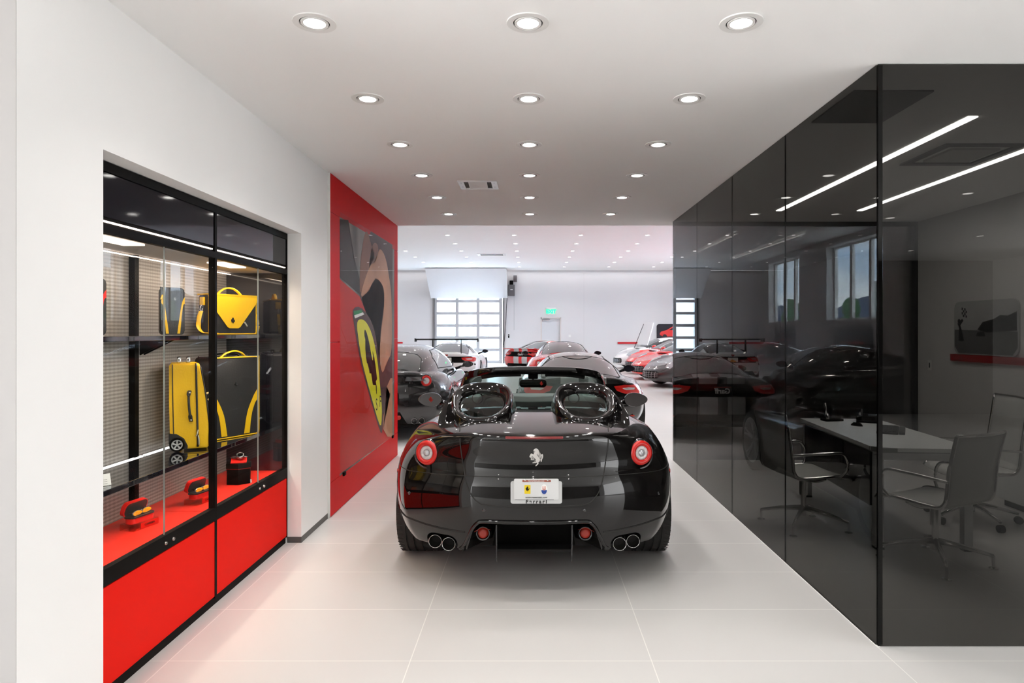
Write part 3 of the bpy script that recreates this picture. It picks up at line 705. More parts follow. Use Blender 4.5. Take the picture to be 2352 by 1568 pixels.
    b = new(); sweep(b, smoothpath([(-.50, 2.40, .90), (-.46, 2.40, .97), (-.36, 2.40, .995), (-.26, 2.40, .97), (-.22, 2.40, .90)], 5), .03, 8); link('instrument_binnacle', b, M_interior, root, True)
    O = Vector((-.36, 2.12, .86)); ax = Vector((0, -1, .35)).normalized(); u = Vector((1, 0, 0)); w_ = ax.cross(u)
    b = new(); sweep(b, [O+(u*math.cos(2*PI*k/32)+w_*math.sin(2*PI*k/32))*.18 for k in range(32)], .014, 8, closed=True)
    for a in (0, PI, -PI/2): sweep(b, [O, O+(u*math.cos(a)+w_*math.sin(a))*.175], .014, 6)
    lathe(b, [(0, .02), (.05, .015), (.06, -.02)], O, ax, 20); link('steering_wheel', b, M_interior, root, True, 40)
    for s in (-1, 1):
        b = new(); box(b, s*.37-.24, s*.37+.24, 1.30, 1.85, .36, .52, .06, 3); st = link('seat_cushion', b, M_interior, root, True, 50)
        b = new(); prof2 = [(s*.37, 1.36, .45), (s*.37, 1.28, .68), (s*.37, 1.24, .80), (s*.37, 1.22, .90), (s*.37, 1.23, .95)]
        sweep(b, smoothpath(prof2, 4), .001, 14, sq=(.44, .14)); link('seat_back', b, M_interior, root, True, 60)
        b = new(); lathe(b, [(.036, 0), (.040, .004), (.044, 0), (.044, -.02)], (s*.365-.06*(1), 1.10, 1.09), (0, -1, 0), 28); link('belt_guide', b, M_blackgloss, root, True)
    # windscreen
    fr = [(-.735, 2.80, .90), (-.69, 2.62, 1.01), (-.625, 2.35, 1.135), (-.555, 2.17, 1.20), (-.42, 2.10, 1.232), (-.2, 2.07, 1.243), (0, 2.06, 1.245)]
    fr = fr+[(-x, y, z) for x, y, z in fr[-2::-1]]
    b = new(); sweep(b, smoothpath(fr, 6), .001, 12, sq=(.080, .072)); wf = link('windscreen_frame', b, P, root, True, 50)
    b = new(); F = smoothpath(fr, 4); LO = [Vector((x, 3.05-abs(x)**2*.45, .925)) for x in np.linspace(-.70, .70, len(F))]
    A = [b.verts.new(p) for p in F]; B = [b.verts.new(p) for p in LO]
    for i in range(len(F)-1): b.faces.new((A[i], A[i+1], B[i+1], B[i]))
    link('windscreen_glass', b, M_carglass, root, True)
    for s in (-1, 1):
        b = new(); sweep(b, smoothpath([(s*.11, 2.10, 1.205), (s*.2, 2.10, 1.203), (s*.35, 2.12, 1.195), (s*.47, 2.16, 1.175)], 5), .001, 10, sq=(.03, .035)); link('sun_visor', b, M_interior, root, True, 50)
        b = new(); sweep(b, smoothpath([(s*.60, 2.16, 1.20), (s*.64, 2.33, 1.155), (s*.685, 2.5, 1.085), (s*.71, 2.62, 1.02)], 5), .018, 8); link('pillar_seal', b, M_rubber, root, True)
    b = new(); box(b, -.022, .022, 2.02, 2.05, 1.222, 1.238, .004); link('roof_latch', b, M_black, root, True, 40)
    b = new(); box(b, -.045, .045, 2.06, 2.13, 1.165, 1.215, .01); sweep(b, [(0, 2.08, 1.20), (0, 2.07, 1.15)], .012, 8); mr = link('mirror_mount', b, M_black, root, True, 40)
    b = new(); prism(b, [(a, 2.06, c) for a, c in rrect(.245, .070, .03, 6, 0, 1.128)], (0, -.03, 0)); bmesh.ops.bevel(b, geom=[e for e in b.edges if abs(e.verts[0].co.y-e.verts[1].co.y) < 1e-5], offset=.006, segments=2, affect='EDGES'); rm = link('rear_view_mirror', b, M_black, root, True, 50)
    b = new(); b.faces.new([b.verts.new((a, 2.0285, c)) for a, c in rrect(.228, .055, .024, 6, 0, 1.128)]); link('mirror_glass', b, M_mirror, rm)
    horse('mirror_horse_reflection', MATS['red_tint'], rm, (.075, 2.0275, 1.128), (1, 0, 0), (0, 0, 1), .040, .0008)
    # nose details, seen in reflections and from the side
    for s in (-1, 1):
        seam('door_gap', t, [(s*.80, 2.75), (s*.86, 2.70)], root, 'top', r=.003)
        b = new(); h, n_ = hit_top(t, s*.66, 4.05); prism(b, [h+Vector((a, c, 0))+n_*.004 for a, c in [(-.07, -.22), (.05, -.22), (.09, 0), (.06, .16), (-.03, .16)]], (0, 0, -.05)); link('headlamp', b, M_headlamp, root)
    g = cut_region; bmn = new(); h, n_ = hit_rear(t, 0, .36, True); prism(bmn, [(a, h.y+.004, c) for a, c in rrect(.75, .18, .07, 5, 0, .36)], (0, -.1, 0)); link('grille', bmn, M_grille, root)
    return root
hero()

def ellipsepoly(cx, cy, w, h, r, n=4): return rrect(w, h, r, n, cx, cy)
def window_polys(kind):
    if kind == 'gt': return dict(rear=[(-.56, .98), (.56, .98), (.60, 1.05), (.50, 1.92), (.42, 1.98), (-.42, 1.98), (-.50, 1.92), (-.60, 1.05)],
        front=[(-.58, 2.72), (.58, 2.72), (.70, 3.30), (.60, 3.42), (-.60, 3.42), (-.70, 3.30)],
        side=[(1.45, .93), (3.05, .93), (3.10, .96), (2.62, 1.18), (2.35, 1.245), (1.95, 1.235), (1.55, 1.12)])
def cabin_spec(top, w, zb, apex, win, q=2.6, tumble=.22): return dict(top=top, w=w, zb=zb, apex=apex, windows=win, q=q, tumble=tumble)
def add_front(root, bm, t, sp, grille='wide'):
    for s in (-1, 1):
        fs = cut_region(bm, [(s*.52, 3.86), (s*.78, 3.80), (s*.84, 3.95), (s*.70, 4.28), (s*.56, 4.34), (s*.50, 4.2)], (0, 1), lambda f: f.normal.z > .25 and f.calc_center_median().z > .4)
        if fs:
            q = split_faces(bm, fs); q.normal_update()
            for v in q.verts: v.co += v.normal*.004
            link('headlamp', q, M_headlamp, root, True)
    gp = rrect(.95, .20, .07, 4, 0, .36) if grille == 'wide' else rrect(1.1, .24, .1, 4, 0, .38)
    fs = cut_region(bm, gp, (0, 2), lambda f: f.normal.y > .1 and f.calc_center_median().y > sp['L']-1.0)
    if fs:
        q = split_faces(bm, fs); q.normal_update()
        for v in q.verts: v.co -= v.normal*.03
        gr = link('grille', q, M_grille, root, True)
        b = new()
        for x in (-.36, -.24, -.12, 0, .12, .24, .36):
            pts = [hit_rear(t, x, z, True)[0]-Vector((0, .012, 0)) for z in (.27, .33, .39, .45)]; sweep(b, pts, .006, 5)
        for z in (.31, .36, .41):
            pts = [hit_rear(t, x, z, True)[0]-Vector((0, .012, 0)) for x in (-.44, -.22, 0, .22, .44)]; sweep(b, smoothpath(pts, 4), .005, 5)
        link('grille_bars', b, M_steel, gr, True)
def rear_common(root, bm, t, lamps='round1', pipes=True, plate=True, refl=True, z0=.78):
    if lamps == 'round1':
        for s in (-1, 1): round_lamp(root, t, s*.66, z0, .080)
    if pipes:
        for s in (-1, 1):
            for q in (-.05, .05): exhaust(root, s*.56+q, hit_rear(t, s*.56+q, .34)[0].y-.02, .30, .043)
    b = new(); prism(b, [(a, .04, c) for a, c in [(-.55, .20), (.55, .20), (.42, .40), (-.42, .40)]], (0, .3, 0))
    b.free()
def gtcar(name, label, loc, rz, paint, glassm=M_darkglass, sp=None, cab=None, front=True, rear='round1', rimm=None, group=None):
    sp = sp or dict(GT); root = thing(name, label, 'car', loc, rz, group)
    bm = body_cached(sp, (sp['L'], sp['zc'][1][1])); t0 = bvh_of(bm)
    t = common(root, sp, paint, bm, rimm)
    if rear == 'round1':
        fs = cut_region(bm, [(-.32, .44), (.32, .44), (.44, .20), (-.44, .20)], (0, 2), lambda f: f.calc_center_median().y < .75)
        if fs: q = split_faces(bm, fs); q.normal_update(); link('diffuser', q, M_black, root, True)
        rear_common(root, bm, t, 'round1', z0=sp.get('lampz', .80))
    if front: add_front(root, bm, t, sp, 'wide')
    link('body', bm, paint, root, True)
    sp['cabin'] = cab; cabin(root, sp, paint, glassm)
    for s in (-1, 1): mirror(root, s*1.02, 2.95, .985, s, paint, .20, .12, glass=False)
    return root, t, sp
CAB_GT = lambda: cabin_spec([(.55, .93), (.8, 1.0), (1.2, 1.14), (1.6, 1.25), (2.1, 1.325), (2.5, 1.30), (2.9, 1.18), (3.3, 1.0), (3.5, .90)],
    [(.55, .40), (.9, .62), (1.4, .72), (2.1, .76), (2.8, .76), (3.2, .70), (3.5, .58)], .86, 2.2, window_polys('gt'))
def at(px, Y): return (px-CX)*Y/FPX
# black four-seat shooting brake, left behind the red panel
ff = dict(GT); ff['L'] = 4.85; ff['fa'] = 3.95; ff['zc'] = [(a, b+(.03 if a < 1 else 0)) for a, b in GT['zc']]; ff['lampz'] = .875
ff['zs'] = [(0, .92), (.3, .93), (.6, .93), (.96, .93)]+GT['zs'][4:]
cabff = cabin_spec([(.10, .95), (.22, 1.02), (.45, 1.16), (.8, 1.28), (1.3, 1.355), (2.0, 1.385), (2.6, 1.34), (3.1, 1.16), (3.6, .93)],
    [(.10, .62), (.4, .72), (1.0, .80), (2.0, .80), (2.8, .78), (3.3, .70), (3.6, .58)], .88, 1.6,
    dict(rear=[(-.50, .26), (.50, .26), (.56, .34), (.52, .70), (.44, .80), (-.44, .80), (-.52, .70), (-.56, .34)],
         front=window_polys('gt')['front'], side=[(.95, 1.02), (3.05, .95), (3.1, .98), (2.65, 1.22), (2.2, 1.30), (1.5, 1.28), (1.1, 1.18)]), 2.7, .20)
r_, t_, s_ = gtcar('estate_car', 'glossy black hatchback coupe half hidden behind the red wall panel on the left', (-2.19, 9.35, 0), 0, M_paintblackhall, M_greyglass, ff, cabff, front=False)
# plate recess
b = new(); h = hit_rear(t_, 0, .66)[0]; prism(b, [(a, h.y-.002, c) for a, c in rrect(.62, .17, .03, 4, 0, .64)], (0, .03, 0)); link('plate_recess', b, M_black, r_)
for s in (-1, 1):
    h = hit_rear(t_, s*.30, .36)[0]; b = new(); lathe(b, [(0, .01), (.03, .008), (.034, 0)], h+Vector((0, -.005, 0)), (0, -1, 0), 20); link('fog_lamp', b, M_reflred, r_, True)
    h, n_ = hit_rear(t_, s*.83, .60); b = new(); sweep(b, [h+Vector((-.04, -.003, 0)), h+Vector((.04, .006, 0))], .008, 6); link('reflector', b, M_reflred, r_, True)

# the low wide striped sports coupes
VP = dict(GT); VP['L'] = 4.46; VP['ra'] = .92; VP['fa'] = 3.43; VP['track'] = .985
VP['W'] = [(.2, .86), (.4, .93), (.6, .965), (.92, .99), (1.3, .96), (1.9, .90), (2.5, .93), (3.2, .975), (3.6, .95), (4.0, .84), (4.4, .70)]
VP['zs'] = [(0, .80), (.3, .82), (.92, .86), (1.6, .80), (2.4, .78), (3.4, .80), (4.0, .68), (4.46, .50)]
VP['zc'] = [(0, .935), (.1, .94), (.4, .90), (.9, .90), (2.0, .88), (2.5, .87), (3.2, .80), (4.0, .68), (4.46, .52)]
VP['fb'] = [(0, 0), (.5, .01), (.92, .03), (1.6, 0), (2.4, .02), (3.3, .06), (3.9, .04), (4.46, 0)]
VP['zb'] = [(0, .30), (.3, .27), (.7, .2), (1.2, .15), (3.6, .15), (4.46, .18)]
VP['planR'] = (.22, 3.0)
CAB_VP = lambda: cabin_spec([(.30, .90), (.6, .985), (1.0, 1.10), (1.4, 1.20), (1.8, 1.245), (2.1, 1.22), (2.5, 1.06), (2.85, .84)],
    [(.30, .55), (.6, .68), (1.1, .74), (1.7, .74), (2.2, .73), (2.6, .66), (2.85, .55)], .84, 1.7,
    dict(rear=[(-.54, .52), (.54, .52), (.60, .60), (.56, 1.25), (.46, 1.36), (-.46, 1.36), (-.56, 1.25), (-.60, .60)],
         front=[(-.55, 2.12), (.55, 2.12), (.62, 2.62), (.50, 2.72), (-.50, 2.72), (-.62, 2.62)], side=[(1.2, .93), (2.42, .90), (2.46, .93), (2.15, 1.10), (1.85, 1.17), (1.5, 1.15), (1.25, 1.05)]), 2.5, .24)
def viper(name, label, loc, rz, paint, wing=False, text=None, panelm=M_black, rimm=None, lampmat=None):
    root = thing(name, label, 'car', loc, rz); sp = dict(VP); bm = body_cached(sp, 'vp')
    t = common(root, sp, paint, bm, rimm)
    for s in (-1, 1):
        P = [(s*.44, .802), (s*.60, .820), (s*.82, .802), (s*.855, .765), (s*.85, .70), (s*.80, .676), (s*.60, .690), (s*.48, .735)]
        Q = [(s*.56, .772), (s*.66, .782), (s*.76, .770), (s*.75, .745), (s*.62, .738)]
        rvl = lens_patch('reversing_lens', bm, t, Q, M_lampwhite, root, off=.010)
        tl = lens_patch('tail_lamp', bm, t, P, M_lampred, root, off=.010)
        if rvl and tl: rvl.parent = tl
    lens_patch('tail_panel', bm, t, rrect(1.56, .185, .07, 5, 0, .745), panelm, root, off=-.004)
    # lower grille / diffuser
    lens_patch('diffuser', bm, t, [(-.62, .40), (.62, .40), (.78, .24), (-.78, .24)], M_black, root, off=.002)
    for s in (-1, 1):
        h = hit_rear(t, s*.70, .365)[0]; b = new(); sweep(b, [h+Vector((-.05, -.008, 0)), h+Vector((.05, -.002, 0))], .012, 6); link('reflector', b, M_reflred, root, True)
        h, n_ = hit_rear(t, s*.84, .60); b = new(); lathe(b, [(0, .004), (.028, .004), (.032, -.004)], h, n_, 20); link('side_vent', b, M_black, root, True)
    if text:
        y = hit_rear(t, 0, .745)[0].y
        textmesh('dealer_lettering', text, .105, M_silverprint, root, (0, y-.022, .735), (1, 0, 0), (0, 0, 1), .003, bold=.003)
        b = new(); box(b, -.12, .12, y-.02, y-.015, .790, .798); link('lettering_underline', b, M_reflred, root)
    add_front(root, bm, t, sp, 'big')
    link('body', bm, paint, root, True)
    sp['cabin'] = CAB_VP(); tc_ = cabin(root, sp, paint, M_greyglass)
    for s in (-1, 1): mirror(root, s*1.0, 2.35, .93, s, M_black if not paint == M_paintwhite else M_black, .20, .12, glass=False)
    return root, t, tc_
rk, tk, tck = viper('sports_coupe', 'black sports coupe with two grey racing stripes parked directly ahead of the open roadster', (.76, 9.42, 0), 0, M_stripeblack, text='Garff')
# roof handle dip with badge
h = Vector((0, 1.36, 1.20)); b = new()
sweep(b, smoothpath([tck.ray_cast(Vector((x, y, 3)), Vector((0, 0, -1)))[0]+Vector((0, 0, .002)) for x, y in ((-.24, 1.36), (-.14, 1.22), (0, 1.17), (.14, 1.22), (.24, 1.36))], 5), .006, 6); link('hatch_seam', b, M_black, rk, True)
rw, tw, tcw = viper('sports_coupe', 'white sports coupe with a tall black rear wing in front of the garage door', (-2.52, 19.6, 0), 0, M_paintwhite)
# wing
b = new(); prism(b, [(-.93, .02, 1.37), (-.93, .30, 1.345), (-.93, .30, 1.325), (-.93, .16, 1.328), (-.93, .02, 1.35)], (1.86, 0, 0)); w_ = link('rear_wing', b, M_black, rw)
for s in (-1, 1):
    b = new(); prism(b, [(s*.93, -.02, 1.385), (s*.93, .32, 1.365), (s*.93, .32, 1.28), (s*.93, -.02, 1.28)], (s*.012, 0, 0)); link('wing_end_plate', b, M_black, w_)
    b = new(); prism(b, [(s*.42, .10, .93), (s*.42, .26, .92), (s*.42, .24, 1.335), (s*.42, .13, 1.34)], (s*.014, 0, 0)); link('wing_strut', b, M_black, w_)
h = hit_rear(tw, 0, .745)[0]; b = new(); prism(b, [(a, h.y-.012, c) for a, c in rrect(.305, .152, .01, 2, 0, .73)], (0, -.006, 0)); pl = link('licence_plate', b, mat('plate_cream', (.75, .74, .66), .35), rw)
b = new(); prism(b, [(-.10, h.y-.019, .67), (.08, h.y-.019, .67), (.09, h.y-.019, .70), (.03, h.y-.019, .75), (-.02, h.y-.019, .74), (-.09, h.y-.019, .70)], (0, -.002, 0)); link('plate_arch_picture', b, mat('orange_print', (.85, .32, .04), .4), pl)
h = hit_rear(tw, 0, .875)[0]; b = new(); prism(b, [(a, h.y-.004, c) for a, c in [(-.05, .90), (.05, .90), (.045, .865), (0, .84), (-.045, .865)]], (0, -.006, 0)); link('tail_badge', b, mat('badge_dark_red', (.35, .03, .02), .3), rw)
# red coupe with silver stripes, turned three quarters
rr, tr_, tcr = viper('sports_coupe', 'red sports coupe with two silver stripes standing turned, left of the exit door', (-.40, 24.3, 0), math.radians(-33), M_stripered, text='Garff')
b = new(); prism(b, [(-.80, -.02, .955), (-.80, .30, .93), (-.80, .30, .90), (-.80, .05, .92)], (1.6, 0, 0)); link('boot_spoiler', b, M_stripered, rr)
b = new(); sweep(b, smoothpath([(-.85, .12, .20), (-.6, -.06, .19), (0, -.12, .19), (.6, -.06, .19), (.85, .12, .20)], 6), .001, 8, sq=(.10, .06)); link('splitter', b, M_blackgloss, rr, True)
# red coupe with round lamps ahead of the black one
g6 = dict(GT); g6['lampz'] = .83
gtcar('sports_coupe', 'red grand tourer with round tail lamps and wide rear window beyond the black striped coupe', (.86, 15.5, 0), 0, M_paintred, M_greyglass, g6, CAB_GT(), front=False)
# row of cars on the right, noses towards the aisle: one is built, the others are copies with their own paint
def nose_place(o, nose, rz):
    a = math.radians(rz); d = Vector((-math.sin(a), math.cos(a), 0)); p = Vector((nose[0], nose[1], 0))-d*4.66
    o.location = (p.x, p.y, 0); o.rotation_euler = (0, 0, a)
def repaint(o, old, new_):
    for ch in [x for x in bpy.data.objects if x.parent == o]:
        if ch.type == 'MESH' and len(ch.data.materials) and ch.data.materials[0] == old:
            key = (ch.data.name, new_.name)
            if key not in PROTO: PROTO[key] = ch.data.copy(); PROTO[key].materials[0] = new_
            ch.data = PROTO[key]
        repaint(ch, old, new_)
nc, _, _ = gtcar('sports_coupe', 'red sports car nose cut by the black glass edge, nearest of the right-hand row', (0, 0, 0), 0, M_paintred, M_darkglass, dict(GT), CAB_GT(), front=True, rear=None)
nose_place(nc, (3.62, 16.3), 108)
def nose_car(label, nose, rz, paint):
    o = copy_tree(nc); o['label'] = label; nose_place(o, nose, rz)
    if paint != M_paintred: repaint(o, M_paintred, paint)
    return o
nose_car('dark grey metallic sports car with rounded nose, second nearest of the right-hand row', (3.30, 18.9), 108, M_paintgrey)
nose_car('red grand tourer with slatted grille, parked just beyond the dark grey car', (3.38, 21.7), 108, M_paintred)
nose_car('red sports car parked between the other red grand tourer and the white car', (3.60, 24.6), 108, M_paintred)
wc = nose_car('white sports car with its front lid raised, farthest of the right-hand row', (3.55, 28.0), 104, M_paintwhite)
b = new(); prism(b, [(-.55, 3.35, 1.0), (.55, 3.35, 1.0), (.50, 3.05, 1.95), (-.50, 3.05, 1.95)], (0, .03, .008)); link('raised_lid', b, M_paintwhite, wc)
b = new(); sweep(b, [(.3, 3.62, .86), (.42, 3.12, 1.90)], .012, 6); link('lid_strut', b, M_black, wc)
nose_car('black coupe seen through the tinted glass office, standing beyond its rear pane', (3.7, 12.9), 96, M_paintblackhall)
# ------------------------------------------------------------------ room shell
XR = 1.757; XL = -1.735; YF = 3.332; YB = 8.135; YS = 8.46; XO = 4.8
HXL, HXR, HYF = -9.0, 9.8, 32.9
struct(mkbox('floor', M_floor, None, -9.2, 12, -6.2, 40, -.1, 0))
b = new(); box(b, -9.2, 10.2, -6.2, YS, H1, H1+.12); struct(link('ceiling', b, M_ceil))
b = new(); box(b, -9.2, 10.2, YS, 32.25, H2, H2+.12); struct(link('ceiling', b, M_ceil))
b = new(); box(b, -9.2, 10.2, 32.25, 33.2, H2+.22, H2+.3); struct(link('ceiling', b, M_hallwall))
struct(mkbox('trim_1', M_hallwall, None, -9.2, 10.2, YS-.1, YS, H1+.12, H2+.12))
struct(mkbox('trim_2', M_hallwall, None, -9.2, 10.2, 32.2, 32.25, H2+.12, H2+.3))
# far wall with openings for garage door and exit door
GX0, GX1, GZ = -4.92, -1.30, 3.35; DX0, DX1, DZ = .50, 1.52, 2.28
b = new(); y0, y1 = HYF, HYF+.25
box(b, -9.2, GX0, y0, y1, 0, 4.8); box(b, GX0, GX1, y0, y1, GZ, 4.8); box(b, GX1, DX0, y0, y1, 0, 4.8); box(b, DX0, DX1, y0, y1, DZ, 4.8); box(b, DX1, 10.2, y0, y1, 0, 4.8)
struct(link('wall_far', b, M_hallwall))
struct(mkbox('trim_3', mat('panel_joint', (.55, .53, .53), .7), None, 2.655, 2.665, HYF-.004, HYF, 0, 4.5))
struct(mkbox('wall_hall_left', M_hallwall, None, HXL-.2, HXL, YS, HYF+.2, 0, 4.8))
# hall right wall with two window openings
b = new(); x0, x1 = HXR, HXR+.35; WZ0, WZ1 = 1.95, 4.36; W1 = (24.0, 27.1); W2 = (18.3, 21.8)
box(b, x0, x1, YS, W2[0], 0, 4.8); box(b, x0, x1, W2[1], W1[0], 0, 4.8); box(b, x0, x1, W1[1], HYF+.2, 0, 4.8)
for w in (W1, W2): box(b, x0, x1, w[0], w[1], 0, WZ0); box(b, x0, x1, w[0], w[1], WZ1, 4.8)
struct(link('wall_hall_right', b, M_hallwall))
for n_, w in enumerate((W1, W2), 1):
    b = new(); xf = HXR+.28
    box(b, xf, xf+.06, w[0], w[1], WZ0, WZ0+.06); box(b, xf, xf+.06, w[0], w[1], WZ1-.06, WZ1)
    for k in range(4):
        y = w[0]+(w[1]-w[0])*k/3; wd = .14 if k in (1, 2) else .08; yy = min(max(y, w[0]+wd/2), w[1]-wd/2); box(b, xf-.03, xf+.07, yy-wd/2, yy+wd/2, WZ0, WZ1)
    wo_ = struct(link('window_%d' % n_, b, M_trimwhite)); mkbox('window_pane', M_clear, wo_, xf+.02, xf+.028, w[0], w[1], WZ0, WZ1)
# wall between corridor and hall, both sides
struct(mkbox('wall_hall_front', M_hallwall, None, HXL, -2.6, YS-.25, YS, 0, H1))
struct(mkbox('wall_office_side', M_officewall, None, XO, XO+.2, YF, YS, 0, H1))
struct(mkbox('wall_hall_front', M_hallwall, None, XO+.2, 10.2, YS-.25, YS, 0, H1))
# corridor left wall with cabinet niche
NY0, NY1, NZ, NX = 2.668, 4.971, 2.337, -2.45
b = new(); box(b, -2.6, XL, 2.2175, NY0, 0, H1); box(b, -2.6, XL, NY0, NY1, NZ, H1); box(b, -2.6, XL, NY1, 8.455, 0, H1); box(b, -2.6, NX, NY0, NY1, 0, NZ)
wl = struct(link('wall_left', b, M_wall)); struct(mkbox('wall_front_left', mat('dimmed_wall_paint', (.38, .365, .355), .7), None, -9.0, XL, 2.2155, 2.2175, 0, H1))  # white wall end given a dark colour to stand in for weaker light
struct(mkbox('wall_left_far', M_wall, None, -9.2, -9.0, -6.2, 2.4, 0, H1)); struct(mkbox('wall_right_far', M_wall, None, 8.9, 9.1, -6.2, YF+.2, 0, H1))
struct(mkbox('wall_front_right', M_wall, None, XO, 9.0, YF, YF+.2, 0, H1))
b = new(); box(b, -9.2, 9.2, -6.2, -6.0, 0, H1)
struct(link('wall_back', b, mat('dark_back_wall', (.10, .095, .09), .8)))
struct(mkbox('baseboard_left', mat('dark_skirting', (.10, .095, .09), .5), None, XL-.001, XL+.002, NY1+.0, 5.62, 0, .045))
struct(mkbox('baseboard_niche', MATS['dark_skirting'], None, -1.84, XL+.001, NY1-.003, NY1, 0, .045))
# ------------------------------------------------------------------ ceiling downlights
def ordinal(n): return ['first', 'second', 'third', 'fourth', 'fifth', 'sixth', 'seventh', 'eighth', 'ninth', 'tenth', 'eleventh'][n]
def make_downlight():
    t = thing('downlight', '', 'ceiling light', (0, 0, 0))
    b = new(); lathe(b, [(.094, 0), (.093, -.005), (.066, -.005), (.064, 0), (.064, .004)], (0, 0, 0), (0, 0, 1), 36); link('trim_ring', b, M_trimwhite, t, True, 40)
    b = new(); lathe(b, [(.065, -.001), (.058, -.001)], (0, 0, 0), (0, 0, 1), 36); link('shadow_gap', b, M_blackmatte, t)
    b = new(); lathe(b, [(.060, -.002), (.059, -.007), (.047, -.006), (.046, .0)], (0, 0, 0), (0, 0, 1), 36); link('gimbal_ring', b, M_trimwhite, t, True, 40)
    b = new(); lathe(b, [(.0465, -.0035), (0, -.0045)], (0, 0, 0), (0, 0, 1), 30); link('lens', b, M_glow, t)
    return t
base = make_downlight(); first = True; cnt = 0
for ri, y in enumerate(ROWS):
    for ci, x in enumerate(LCOLS):
        o = base if first else copy_tree(base); first = False
        o.location = (x, y, H1); rr_ = random.uniform(-.2, .2); o.rotation_euler = (0, 0, rr_)
        o['label'] = 'recessed round downlight in corridor ceiling, %s row from the front, %s of three' % (ordinal(ri), ('left', 'middle', 'right')[ci]); o['group'] = 'corridor ceiling downlights'
for ri, y in enumerate(BROWS):
    for ci, x in enumerate(BCOLS):
        o = copy_tree(base); o.location = (x, y, H1); o['label'] = 'added unseen fill downlight behind the photographer, %s row back, %s from the left' % (ordinal(ri), ordinal(ci)); o['group'] = 'added fill downlights behind the photographer'  # fixtures for the added fill spots, out of view
hb = thing('downlight', '', 'ceiling light', (0, 0, 0))
b = new(); lathe(b, [(.085, 0), (.084, -.008), (.062, -.008), (.060, 0)], (0, 0, 0), (0, 0, 1), 20); link('trim_ring', b, M_trimwhite, hb, True, 40)
b = new(); lathe(b, [(.062, -.004), (0, -.005)], (0, 0, 0), (0, 0, 1), 20); link('lens', b, M_glowhall, hb)
first = True
HC = [-.516+2.07*k for k in range(-4, 5)]; HR = [30.5-2.016*k for k in range(11)]
for ri, y in enumerate(HR):
    vis = [x for x in HC if CX+x*FPX/y > 911 and CX+x*FPX/y < 1545 and CY-2.98*FPX/y > 519]
    for x in HC:
        if x > 9.5 or x < -8.9: continue
        o = hb if first else copy_tree(hb); first = False; o.location = (x, y, H2)
        o['label'] = ('small hall ceiling downlight, %s row from the far wall, %s from the left' % (ordinal(ri), ordinal(vis.index(x)))) if x in vis else 'small hall downlight outside the view, %s row from far wall, %s column' % (ordinal(ri), ordinal(HC.index(x)))
        o['group'] = 'hall ceiling downlights' if x in vis else 'hidden hall downlights'
# vents
vt = thing('ceiling_vent', 'square white air vent with open louvre in the corridor ceiling', 'vent', (-.484, 6.09, H1))
b = new()
for q in ((-.178, -.125, -.165, .165), (.125, .178, -.165, .165), (-.125, .125, -.165, -.135), (-.125, .125, .135, .165)): box(b, *q, -.008, 0)
link('vent_frame', b, M_trimwhite, vt)
mkbox('vent_core', mat('vent_shadow', (.10, .095, .09), .8), vt, -.125, .125, -.135, .135, -.002, 0)
b = new(); prism(b, [(-.085, -.12, -.004), (.085, -.12, -.004), (.085, .08, -.022), (-.085, .08, -.022)], (0, 0, .003)); link('vent_blade', b, M_trimwhite, vt)
for sx in (-.15, .15):
    for sy in (-.1, .06): b = new(); lathe(b, [(0, -.010), (.005, -.010), (.006, -.008)], (sx, sy, 0), (0, 0, 1), 10); link('vent_screw', b, M_steel, vt)
vt = thing('ceiling_vent', 'long white slot vent in the high hall ceiling above the cars', 'vent', (-1.52, 25.6, H2))
b = new()
for q in ((-.56, -.44, -.28, .28), (.44, .56, -.28, .28), (-.44, .44, -.28, -.2), (-.44, .44, .2, .28)): box(b, *q, -.02, 0)
link('vent_frame', b, M_trimwhite, vt); mkbox('vent_core', MATS['vent_shadow'], vt, -.44, .44, -.2, .2, -.004, 0)
# ------------------------------------------------------------------ red wall panel with framed badge photograph
rp_ = thing('wall_panel', 'tall glossy red wall panel framing the car badge photograph on the left wall', 'wall panel', (XL, 7.05, 0))
yy0, yy1 = 5.62-7.05, 8.47-7.05; T0 = .02
PY0, PY1 = 5.905-7.05, 8.26-7.05; PZ0, PZ1 = .297, 2.67
for nm, q in (('panel_board', (yy0, PY0, .30, 1.50)), ('panel_board', (yy0, PY0, 1.504, 2.62)), ('panel_board', (yy0, yy1, 0.006, .296)), ('panel_board', (yy0, yy1, 2.624, H1-.002)), ('panel_board', (PY1, yy1, .30, 1.50)), ('panel_board', (PY1, yy1, 1.504, 2.62)), ('panel_backing', (PY0, PY1, .30, 2.62))):
    mkbox(nm, M_redwall, rp_, 0.0005, T0 if nm == 'panel_board' else .012, q[0], q[1], q[2], q[3], .0015, 1)
mkbox('panel_edge', M_trimwhite, rp_, .0, .0215, yy0-.008, yy0-.0005, .003, H1-.003)
ps = thing('framed_picture', 'large glazed photograph of a hand by a yellow horse badge on the red panel', 'picture', (XL+T0-.012, 7.05, 0))
XP = XL+T0+.000
def wp(px, py):      # point on the picture plane from its place in the photograph
    Y = FPX*(-XP)/(CX-px); return (Y-7.05, CAMH-(py-CY)*Y/FPX)
bgm = bpy.data.materials.new('picture_backdrop'); bgm.use_nodes = True; t = bgm.node_tree; bs = t.nodes['Principled BSDF']; bs.inputs['Roughness'].default_value = .3
c = t.nodes.new('ShaderNodeTexCoord'); mpn = t.nodes.new('ShaderNodeMapping'); mpn.inputs['Rotation'].default_value = (.5, 0, 0); mpn.inputs['Scale'].default_value = (1, 1.6, .5)
n1 = t.nodes.new('ShaderNodeTexNoise'); n1.inputs['Scale'].default_value = 1.3; n1.inputs['Detail'].default_value = 1; r1 = t.nodes.new('ShaderNodeValToRGB')
